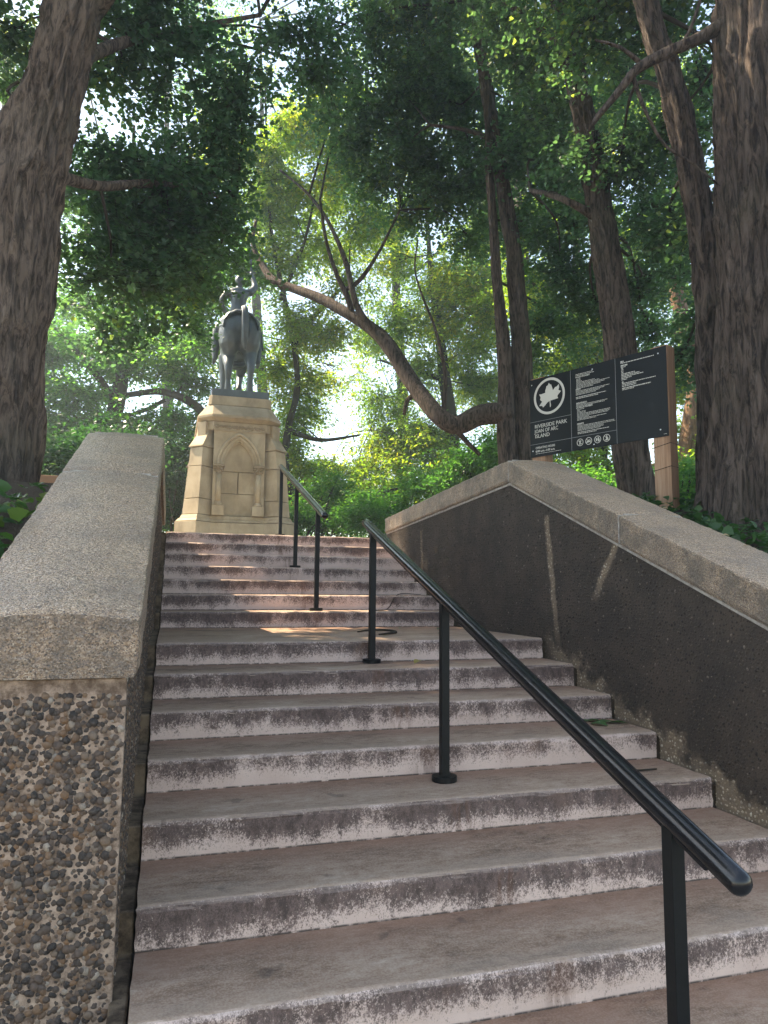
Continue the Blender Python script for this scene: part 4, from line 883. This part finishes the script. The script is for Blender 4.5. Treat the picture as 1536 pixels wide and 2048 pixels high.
# double trunk with the long sweeping limb
tD = path(12.2, (1054, 960, 55), (1046, 880, 44), (1044, 720, 39), (1032, 560, 33), (1022, 470, 30), (998, 330, 26), (970, 160, 23), (945, 0, 20), (915, -200, 16), (880, -450, 9))
tD2 = path(12.1, (1020, 960, 44), (1012, 860, 38), (1012, 760, 30), (1004, 660, 24), (994, 560, 19), (986, 440, 16), (976, 300, 12), (975, 180, 7))
lD = [path(12.1, (1020, 826, 44), (962, 830, 40), (916, 850, 38), (880, 834, 35), (830, 774, 33, 12.6), (776, 690, 31, 13), (740, 655, 26, 13.3), (690, 624, 22, 13.6), (640, 597, 20, 14), (590, 578, 17, 14.4), (546, 560, 15, 14.7), (524, 528, 12, 15), (506, 488, 9, 15.2), (512, 440, 5, 15.4)),
      path(13.1, (764, 676, 18), (730, 640, 14), (712, 608, 12), (704, 578, 11), (690, 520, 10, 13.5), (660, 450, 8, 14), (618, 390, 6, 14.5), (560, 340, 4, 15)), path(13.5, (706, 634, 14), (694, 592, 11), (672, 545, 9), (652, 480, 7), (640, 400, 5)), path(13.5, (690, 580, 9), (720, 560, 8), (760, 500, 6), (800, 420, 4)),
      path(12.4, (886, 826, 10), (891, 770, 8), (886, 720, 7), (868, 650, 5), (848, 600, 4), (830, 540, 3), (836, 480, 2)), path(12.6, (832, 790, 12), (815, 800, 9), (808, 830, 6)), path(12.3, (905, 850, 12), (930, 880, 10), (960, 910, 8)), path(12.4, (985, 280, 12), (930, 260, 8), (860, 250, 5))]
cD = [clump(*c) for c in [(880, 60, 13, 120, 80), (770, 60, 13, 90, 70, .35), (800, 180, 13.4, 100, 75), (900, 200, 13.4, 90, 80), (720, 250, 13.6, 85, 60), (830, 300, 13.6, 95, 60), (900, 380, 14, 80, 55), (760, 360, 14, 70, 40), (1040, 250, 13, 60, 90), (1050, 450, 13.4, 60, 60), (940, 480, 14.5, 60, 45), (830, 430, 14.4, 60, 35), (660, 60, 13, 50, 45, .1), (690, 150, 13.4, 50, 50, .12), (1090, 640, 13.5, 60, 70), (880, -150, 12.5, 160, 90, .8), (640, -330, 12.5, 180, 110, .8), (850, -400, 12, 300, 180), (960, 300, 13.2, 60, 60)]]
tree('ginkgo_tree', 'double trunk with one long limb sweeping low towards the statue', [(tD[0], tD[1], 64, 0.05), (tD2[0], tD2[1], 48, 0)], lD, cD, 'ginkgo', 9800, 9, 0.5, 0.068, 0.045, 'fan', 'barkdark', 69, TG, amp=0.022)
# light crown of the sweeping limb and the trees beyond the statue
tG = path(21, (600, 1090, 22), (582, 1000, 18), (570, 930, 15), (576, 860, 14), (594, 780, 12), (588, 690, 11), (570, 600, 9), (545, 480, 7), (535, 330, 6), (530, 150, 3))
cG = [clump(*c) for c in [(620, 240, 20, 80, 60), (540, 300, 20, 70, 55), (470, 300, 20, 60, 45), (690, 330, 20, 70, 50), (600, 380, 21, 90, 55), (520, 400, 21, 70, 50), (740, 430, 21, 70, 45), (640, 480, 22, 80, 45), (560, 500, 21, 60, 45), (580, 640, 21, 60, 50), (640, 660, 21, 60, 45), (560, 730, 22, 50, 60), (690, 560, 21, 50, 30), (590, 840, 22, 60, 55), (600, 940, 22, 70, 60), (640, 1010, 21, 80, 40), (660, 200, 20, 40, 40), (620, 760, 22, 40, 40)]]
tree('locust_tree', 'slender tree with fine pale yellow-green leaves close behind the pedestal', [(tG[0], tG[1], 24, 0.0)], [path(21, (588, 690, 12), (640, 620, 9), (700, 560, 5)), path(21, (575, 860, 12), (640, 880, 8), (720, 870, 4)), path(21, (560, 600, 9), (610, 480, 6), (640, 330, 3)), path(21, (585, 980, 14), (640, 1030, 14), (690, 1000, 10), (760, 985, 7), (830, 970, 4))], cG, 'fine', 5200, 11, 0.62, 0.135, 0.060, 'leaf', 'twig', 80, TG, amp=0.01, droop=0.6)
tF = path(19, (140, 1100, 60), (150, 1000, 50), (200, 900, 40), (235, 800, 30), (250, 650, 22), (262, 450, 12), (268, 250, 5))
lF = [path(18.5, (425, 850, 18), (392, 812, 17), (350, 790, 15), (310, 783, 13), (250, 790, 11), (190, 786, 8), (120, 784, 4)), path(18.5, (330, 800, 8), (290, 820, 8), (220, 840, 6), (90, 860, 4)), path(18.8, (230, 800, 16), (170, 720, 12), (140, 690, 10), (90, 640, 6)), path(18, (410, 930, 12), (370, 920, 10), (340, 950, 8), (345, 985, 7), (380, 990, 5))]
cF = [clump(*c) for c in [(140, 900, 18, 90, 90), (230, 860, 18.5, 95, 70), (320, 850, 18.5, 90, 55), (150, 780, 19, 80, 50), (250, 730, 19, 90, 45), (350, 740, 19, 80, 50), (400, 660, 19, 60, 60), (140, 680, 20, 50, 40), (370, 930, 18, 60, 60), (360, 1030, 18, 50, 50), (230, 970, 17.5, 80, 60), (110, 1000, 17, 70, 60), (300, 690, 20, 60, 35), (160, 610, 20, 60, 30), (420, 560, 20, 70, 70), (480, 540, 21, 60, 60), (480, 690, 22, 50, 50), (0, 800, 18, 120, 120), (-150, 900, 17, 150, 150), (40, 950, 18, 80, 100), (300, 930, 19, 60, 60)]]
tree('elm_tree', 'spreading tree with low crooked limbs between the leaning trunk and the pedestal', [(tF[0], tF[1], 32, 0.05)], lF, cF, 'elm', 8200, 11, 0.6, 0.125, 0.07, 'leaf', 'twig', 91, TG, amp=0.012)
tH = path(25, (900, 1090, 44), (895, 980, 38), (905, 880, 30), (890, 760, 24), (875, 640, 17), (860, 520, 10), (850, 380, 5))
cH = [clump(*c) for c in [(880, 620, 25, 80, 60), (800, 640, 25, 60, 45), (950, 560, 25, 70, 70), (840, 720, 25, 60, 40), (930, 700, 26, 70, 60), (880, 560, 26, 70, 40), (970, 780, 26, 60, 50), (960, 450, 26, 50, 50), (840, 850, 25, 90, 50), (760, 900, 25, 80, 50), (900, 930, 24, 90, 50), (800, 970, 23, 100, 45), (720, 960, 24, 70, 50), (760, 790, 25, 45, 40), (700, 1010, 22, 80, 40), (980, 900, 24, 60, 50), (840, 1030, 22, 90, 40), (660, 930, 24, 50, 40)]]
tree('locust_tree', 'bright yellow-green drooping tree seen below the sweeping limb', [(tH[0], tH[1], 24, 0.0)], [path(25, (890, 760, 12), (820, 740, 8), (760, 720, 4)), path(25, (895, 900, 14), (820, 880, 9), (740, 860, 5)), path(25, (880, 650, 10), (950, 560, 6), (980, 480, 3))], cH, 'fine', 6200, 11, 0.75, 0.15, 0.066, 'leaf', 'twig', 103, TG, amp=0.01, droop=0.7)
tI = path(17, (1378, 1090, 44), (1366, 980, 40), (1380, 860, 34), (1392, 760, 32), (1372, 660, 30), (1350, 560, 26), (1356, 430, 22), (1345, 300, 18), (1318, 120, 16), (1295, -60, 12))
cI = [clump(*c) for c in [(1390, 880, 18, 50, 60), (1380, 960, 17, 60, 50), (1180, 930, 18, 70, 50), (1230, 980, 18, 60, 40), (1130, 880, 19, 60, 50), (1340, 760, 19, 60, 50), (1110, 730, 19, 60, 60), (1160, 660, 19, 60, 40), (1290, 740, 19, 60, 50), (1050, 560, 20, 60, 50), (1110, 420, 20, 70, 60), (1260, 470, 19, 70, 60), (1060, 960, 19, 50, 40), (1420, 740, 19, 50, 60), (1230, 620, 20, 50, 40), (1350, 580, 20, 50, 50), (1500, 900, 16, 100, 100), (1200, 250, 19, 90, 70), (1330, 180, 19, 60, 60)]]
tree('maple_tree', 'reddish sunlit trunk and bright green foliage just beyond the right sign post', [(tI[0], tI[1], 28, 0.0)], [path(17, (1375, 690, 14), (1310, 640, 9), (1270, 610, 5)), path(17, (1368, 950, 18), (1320, 930, 12), (1220, 960, 10), (1150, 960, 6))], cI, 'fine', 6800, 11, 0.55, 0.105, 0.065, 'leaf', 'barkred', 117, TG, amp=0.012)
tK = path(20, (1215, 1090, 20), (1212, 980, 17), (1206, 880, 15), (1190, 700, 13), (1150, 500, 11), (1060, 560, 9))[:2]
tJ = path(23, (1075, 1050, 46), (1062, 900, 40), (1048, 700, 34), (1044, 560, 30), (1042, 420, 26), (1036, 250, 20), (1030, 50, 14))
cJ = [clump(*c) for c in [(1000, 100, 24, 100, 80), (900, 150, 25, 90, 70), (1080, 300, 24, 70, 70), (970, 620, 24, 40, 60), (1090, 560, 24, 50, 60), (1000, 380, 25, 60, 60), (780, 520, 26, 60, 40), (980, 640, 25, 40, 50)]]
tree('elm_tree', 'straight far trunk with a swollen burl, seen just right of the double trunk', [(tJ[0], tJ[1], 28, 0.0)], [path(22.8, (1050, 620, 20), (1075, 600, 40), (1082, 578, 50), (1072, 566, 30))], cJ, 'fine', 2600, 11, 0.7, 0.14, 0.07, 'leaf', 'barkdark', 128, TG, amp=0.015)
tL = path(19, (1213, 1060, 16), (1210, 960, 14), (1207, 880, 13), (1200, 780, 11), (1190, 700, 8))
tree('young_tree', 'thin straight young trunk showing below the park sign', [(tL[0], tL[1], 20, 0)], [], [clump(1185, 690, 19, 50, 40), clump(1150, 760, 19, 40, 40)], 'fine', 500, 12, 0.5, 0.085, 0.045, 'leaf', 'twig', 131, TG, amp=0.006)
tM = path(30, (-40, 1000, 50), (-10, 700, 40), (10, 400, 30), (20, 100, 20))
tree('locust_tree', 'sunlit yellow crown glimpsed left of the leaning trunk', [(tM[0], tM[1], 20, 0)], [], [clump(15, 90, 28, 55, 40), clump(30, 170, 28, 40, 40), clump(60, 60, 28, 40, 30), clump(-80, 150, 28, 80, 90)], 'fine', 1100, 12, 0.7, 0.11, 0.05, 'leaf', 'twig', 137, TG, amp=0.01)

# unseen tall trees added left of the view to keep sun off the stairs
def shade_treetop(name, label, trunk, area, n, seed):
    g = np.random.default_rng(seed); cl = []
    for (x, y) in area:
        z = EYE+1.0*math.hypot(x, y)+g.uniform(1.5, 3.0); cl.append((x+g.uniform(-0.5, 0.5), y+g.uniform(-0.5, 0.5), z, 1.9, 1.9, 1.3, 1.0))
    tk = (trunk[0], trunk[1]); return tree(name, label, [(tk[0], tk[1], 28, 0.05)], [], cl, 'ginkgo', n, 9, 0.8, 0.21, 0.14, 'fan', 'barkdark', seed, TG, amp=0.015)
shade_treetop('ginkgo_tree', 'unseen tall tree added on the bank left of the stairs to block the sun', ([(-7.5, 8.5, 2.2), (-7.4, 8.6, 7), (-7.0, 8.8, 11), (-6.5, 9.2, 15.5)], [0.36, 0.30, 0.2, 0.07]), [(-3.4, 5.2), (-5.2, 4.6), (-4.4, 7.2), (-6.4, 6.4), (-5.2, 9.4), (-7.4, 8.8), (-9.2, 7.2), (-8.6, 11), (-6.2, 11.8), (-10.4, 9.6), (-7.6, 13.6), (-10, 12.6), (-5.6, 13.8), (-3.2, 6.8)], 9000, 501)
shade_treetop('ginkgo_tree', 'unseen tall tree added beyond the bank, left of the plaza, to block the sun', ([(-9.5, 17.5, 2.2), (-9.4, 17.6, 8), (-9.2, 17.6, 13), (-8.8, 17.4, 18)], [0.36, 0.30, 0.2, 0.07]), [(-5.2, 15.6), (-7.2, 15.8), (-9.6, 15.6), (-6.2, 18), (-8.6, 18.4), (-11, 17.4), (-7.2, 20.4), (-10, 20.6), (-12.4, 14.6)], 6000, 502)
# taller trees farther off, thin against the sky
def far_tree(label, px, lo, hi, D, n, seed, leaf='fine'):
    g = np.random.default_rng(seed); tk = path(D, (px, 1060, 26), (px+6, 820, 22), (px-8, 560, 16), (px+4, 300, 10), (px, 40, 4))
    cl = [clump(g.uniform(lo, hi), g.uniform(-120, 830), D+g.uniform(-3, 3), g.uniform(45, 85), g.uniform(35, 65)) for _ in range(34)]
    lm_ = [path(D, (px, y, 9), (px+dx*0.5, y-40, 6), (px+dx, y-110, 3)) for y, dx in ((700, -110), (560, 120), (430, -120), (300, 100))]
    tree('oak_tree', label, [(tk[0], tk[1], 16, 0)], lm_, cl, leaf, n, 11, 0.9, 0.17, 0.085, 'leaf', 'twig', seed, TG, amp=0.01)
far_tree('tall far tree behind the low crooked limbs', 330, 60, 470, 31, 2300, 601, 'elm')
far_tree('tall far tree behind the rider', 520, 400, 760, 33, 1150, 602)
far_tree('tall far tree behind the middle of the sweeping limb', 800, 700, 1020, 32, 1600, 603)
far_tree('tall far tree behind the trunk that leans behind the sign', 1160, 1000, 1420, 30, 2200, 604)

# shrubs at the edge of the plaza
def shrub(label, clumps, n, seed, leaf='shrub', ll=0.09, lw=0.05):
    c0 = clumps[0]; t = thing('shrub', (c0[0], c0[1], 2.3), label, 'shrub', 'shrubs behind the monument'); g = np.random.default_rng(seed)
    V, Fq, p0, p1 = leafset(clumps, n, 11, 0.5, ll, lw, 'leaf', g)
    tag(child('foliage', fast_mesh('foliage', V, Fq), M[leaf], t), kind='stuff')
    mb = MB()
    for c in clumps:
        for _ in range(4):
            e = np.array(c[:3])+g.normal(size=3)*np.array(c[3:6])*0.4; b = np.array([c0[0]+g.normal()*0.3, c0[1]+g.normal()*0.3, 2.25]); q, r = smooth_path([b, (b+e)/2+g.normal(size=3)*0.2, e], [0.03, 0.02, 0.008], 0.3); mb.tube(q, r, 5)
    child('stems', mb.mesh('stems'), M['twig'], t); return t
shrub('dark glossy shrub beside the coping of the pebbled parapet', [clump(*c) for c in [(130, 930, 11, 80, 60), (220, 900, 11.5, 70, 50), (90, 1000, 10.5, 60, 60)]], 1300, 201)
shrub('dark shrub filling the gap between the pebbled parapet and the pedestal', [clump(*c) for c in [(345, 960, 17, 40, 70), (370, 1020, 17, 50, 50), (320, 900, 17, 50, 50)]], 1100, 202)
shrub('leafy shrub behind the upper handrail', [clump(*c) for c in [(620, 1030, 19, 70, 45), (700, 1040, 19, 70, 40), (660, 980, 20, 60, 40)]], 1500, 203, 'elm')
shrub('leafy shrub behind the far end of the dark parapet', [clump(*c) for c in [(790, 1000, 19, 80, 45), (860, 970, 19, 70, 40), (740, 1040, 18, 60, 40)]], 1500, 204, 'elm')
shrub('bright green shrub between the dark parapet peak and the double trunk', [clump(*c) for c in [(950, 920, 17, 60, 40), (1000, 890, 16, 40, 40), (900, 960, 17, 60, 40), (1080, 890, 17, 40, 40)]], 1300, 205, 'elm')
shrub('bright shrub behind the timber posts of the sign', [clump(*c) for c in [(1370, 1000, 12, 40, 45), (1340, 960, 13, 40, 40), (1180, 960, 14, 60, 30), (1390, 940, 12, 30, 40)]], 1000, 206, 'elm', 0.07, 0.045)
# distant wood seen through the gaps
far = []
for k in range(46):
    x = -40+110*k/45+rng.uniform(-2, 2); y = rng.uniform(48, 70); far.append((x, y, rng.uniform(0.5, 4.5)-1, rng.uniform(3, 5), 3.0, rng.uniform(3, 4.5), 1.0))
V, Fq, _, _ = leafset(far, 8000, 12, 1.3, 0.30, 0.16, 'leaf', np.random.default_rng(300))
tag(link('distant_wood', fast_mesh('distant_wood', V, Fq), M['elm']), 'far-off mass of green woodland glimpsed low through the gaps', 'woodland', kind='stuff')

# ivy on the bank outside the parapets
def ivy(x0, x1, y0, y1, n, seed):
    g = np.random.default_rng(seed); X = g.uniform(x0, x1, n); Y = g.uniform(y0, y1, n); Z = np.array([ground_z(a, b) for a, b in zip(X, Y)])+g.uniform(0.02, 0.17, n)
    pos = np.stack([X, Y, Z], 1); ax = g.normal(size=(n, 3)); ax[:, 2] = ax[:, 2]*0.3-0.1; ax /= np.linalg.norm(ax, axis=1)[:, None]; nr = g.normal(size=(n, 3))*0.5+np.array([0, 0, 1.0]); nr -= ax*np.sum(nr*ax, 1)[:, None]; nr /= np.linalg.norm(nr, axis=1)[:, None]
    bi = np.cross(ax, nr); s_ = g.uniform(0.5, 1.1, n)[:, None]*0.085; a = ax*s_; b = bi*s_; u = nr*s_
    V = np.stack([pos, pos+a*0.15+b*0.5+u*0.05, pos+a*0.62+b*0.34+u*0.1, pos+a*1.0-u*0.1, pos+a*0.62-b*0.34+u*0.1, pos+a*0.15-b*0.5+u*0.05], 1); o = np.arange(n)[:, None]*6
    return fast_mesh('ground_cover', V.reshape(-1, 3), np.concatenate([o+np.array([0, 1, 2, 3]), o+np.array([0, 3, 4, 5])]))
tag(link('ground_cover', ivy(3.52, 7.5, 3.0, 8.0, 5200, 401), M['ivy']), 'ivy spreading round the massive twin trunk', 'ivy', kind='stuff')
tag(link('ground_cover', ivy(-3.0, -0.72, 3.0, 4.7, 1300, 402), M['ivy']), 'ivy in the shade below the leaning trunk', 'ivy', kind='stuff')
b0 = P(112, 968, 9.5); tag(link('stone_kerb', MB().box((b0[0]-0.9, b0[1]-0.1, 2.3), (b0[0]+0.14, b0[1]+0.25, b0[2]+0.10)).mesh('stone_kerb', 0.015), M['brownstone']), 'low brown stone kerb beyond the roots of the leaning trunk', 'kerb')

# ------------------------------------------------------------------ litter on the steps
def zstep(k): return RISE*(k+1)
tw = MB(); q, r = smooth_path([(1.62, 6.20, zstep(7)+0.008), (1.75, 6.35, zstep(7)+0.012), (1.90, 6.32, zstep(7)+0.016), (1.93, 6.05, zstep(7)+0.014), (1.78, 5.85, zstep(7)+0.012), (1.70, 5.80, zstep(7)+0.010)], [0.006, 0.008, 0.010, 0.012, 0.010, 0.007], 0.03)
tw.tube(q, r, 7); tag(link('curled_stick', tw.mesh('curled_stick'), M['twig'], smooth=True), 'dark curled stick lying on the landing', 'stick')
tw = MB(); q, r = smooth_path([(2.05, 7.20, zstep(8)+0.006), (2.30, 7.50, zstep(8)+0.02), (2.45, 7.62, zstep(9)+0.012), (2.75, 7.70, zstep(9)+0.014)], [0.004, 0.005, 0.005, 0.003], 0.05)
tw.tube(q, r, 6); tag(link('dead_branch', tw.mesh('dead_branch'), M['twig'], smooth=True), 'thin dead branch leaning across the upper steps by the dark parapet', 'branch')
def dleaf(name, x, y, z, s_, rot, mt, label, group, tilt=0.25):
    n = 9; V = []; 
    for i in range(n):
        t_ = i/(n-1); w = math.sin(math.pi*t_**0.8)*0.32; h = 0.10*math.sin(t_*3.0)*tilt*2; V += [(t_-0.5, -w, h+w*0.25), (t_-0.5, 0, h-0.015), (t_-0.5, w, h+w*0.25)]
    Fs = [(i*3+j, (i+1)*3+j, (i+1)*3+j+1, i*3+j+1) for i in range(n-1) for j in range(2)]
    me = bpy.data.meshes.new(name); me.from_pydata([(a*s_, b*s_, c*s_+0.02*s_) for a, b, c in V], [], Fs); me.update()
    o = link(name, me, M[mt], smooth=True); o.location = (x, y, z+0.003); o.rotation_euler = (random.uniform(-0.15, 0.15), random.uniform(-0.15, 0.15), rot); return tag(o, label, 'leaf', group)
dleaf('fallen_leaf', 1.80, 5.10, zstep(6), 0.085, 0.6, 'yellowleaf', 'single yellowed leaf on the step just below the landing', None, 0.8)
for (x, y, s_, mt) in ((2.60, 4.20, 0.10, 'greenleaf'), (2.70, 4.12, 0.13, 'greenleaf'), (2.80, 4.18, 0.12, 'greenleaf'), (2.74, 4.24, 0.11, 'greenleaf'), (2.86, 4.14, 0.12, 'greenleaf'), (2.68, 4.26, 0.07, 'greenleaf')):
    dleaf('fallen_leaf', x, y, zstep(4), s_, random.uniform(0, 6.28), mt, 'fallen green leaf in the small heap against the foot of the dark parapet', 'heap of green leaves on a step')
for (x, y, s_) in ((2.30, 5.9, 0.08), (2.42, 6.2, 0.07), (2.62, 5.8, 0.09), (2.55, 6.6, 0.07), (2.75, 6.3, 0.08), (2.20, 6.8, 0.06)):
    dleaf('fallen_leaf', x, y, zstep(7), s_, random.uniform(0, 6.28), 'greenleaf', 'green leaf scattered on the landing near the dark parapet', 'leaves on the landing')
st = MB(); st.tube([(2.50, 3.62, zstep(3)+0.006), (2.62, 3.60, zstep(3)+0.008), (2.74, 3.61, zstep(3)+0.006)], [0.005, 0.006, 0.004], 6); tag(link('short_twig', st.mesh('short_twig'), M['twig']), 'short straight dark twig on a lower step near the dark parapet', 'twig')
fr = MB(); ell(fr, (XL+0.02, 4.83, zstep(5)+0.0135), (0.014, 0.014, 0.013)); tag(link('green_fruit', fr.mesh('green_fruit'), M['fruit'], smooth=True), 'small round green fruit resting at the left end of a step', 'fruit')
for k, (x, y) in enumerate(((3.42, 3.75), (3.44, 4.35), (3.40, 3.55))):
    dleaf('dry_leaf', x, y, coping_z(y)+0.008, 0.06, random.uniform(0, 6.28), 'dryleaf', 'pale dry leaf on the outer edge of the coping beside the ivy', 'dry leaves on the coping', 0.9)

# ------------------------------------------------------------------ volume added to imitate the veil of lens flare
hz = NT('flare veil volume'); hv = hz.t.nodes.new('ShaderNodeVolumePrincipled'); hv.inputs['Color'].default_value = (0.76, 0.89, 1.0, 1); hv.inputs['Density'].default_value = 0.0030; hv.inputs['Anisotropy'].default_value = 0.6
hz.t.links.new(hv.outputs[0], hz.out.inputs['Volume'])
tag(link('veil_haze', MB().box((-75, -25, -8), (95, 85, 36)).mesh('veil_haze'), hz.m), kind='stuff')
scene.cycles.volume_bounces = 1; scene.cycles.volume_step_rate = 8.0; scene.cycles.volume_max_steps = 64
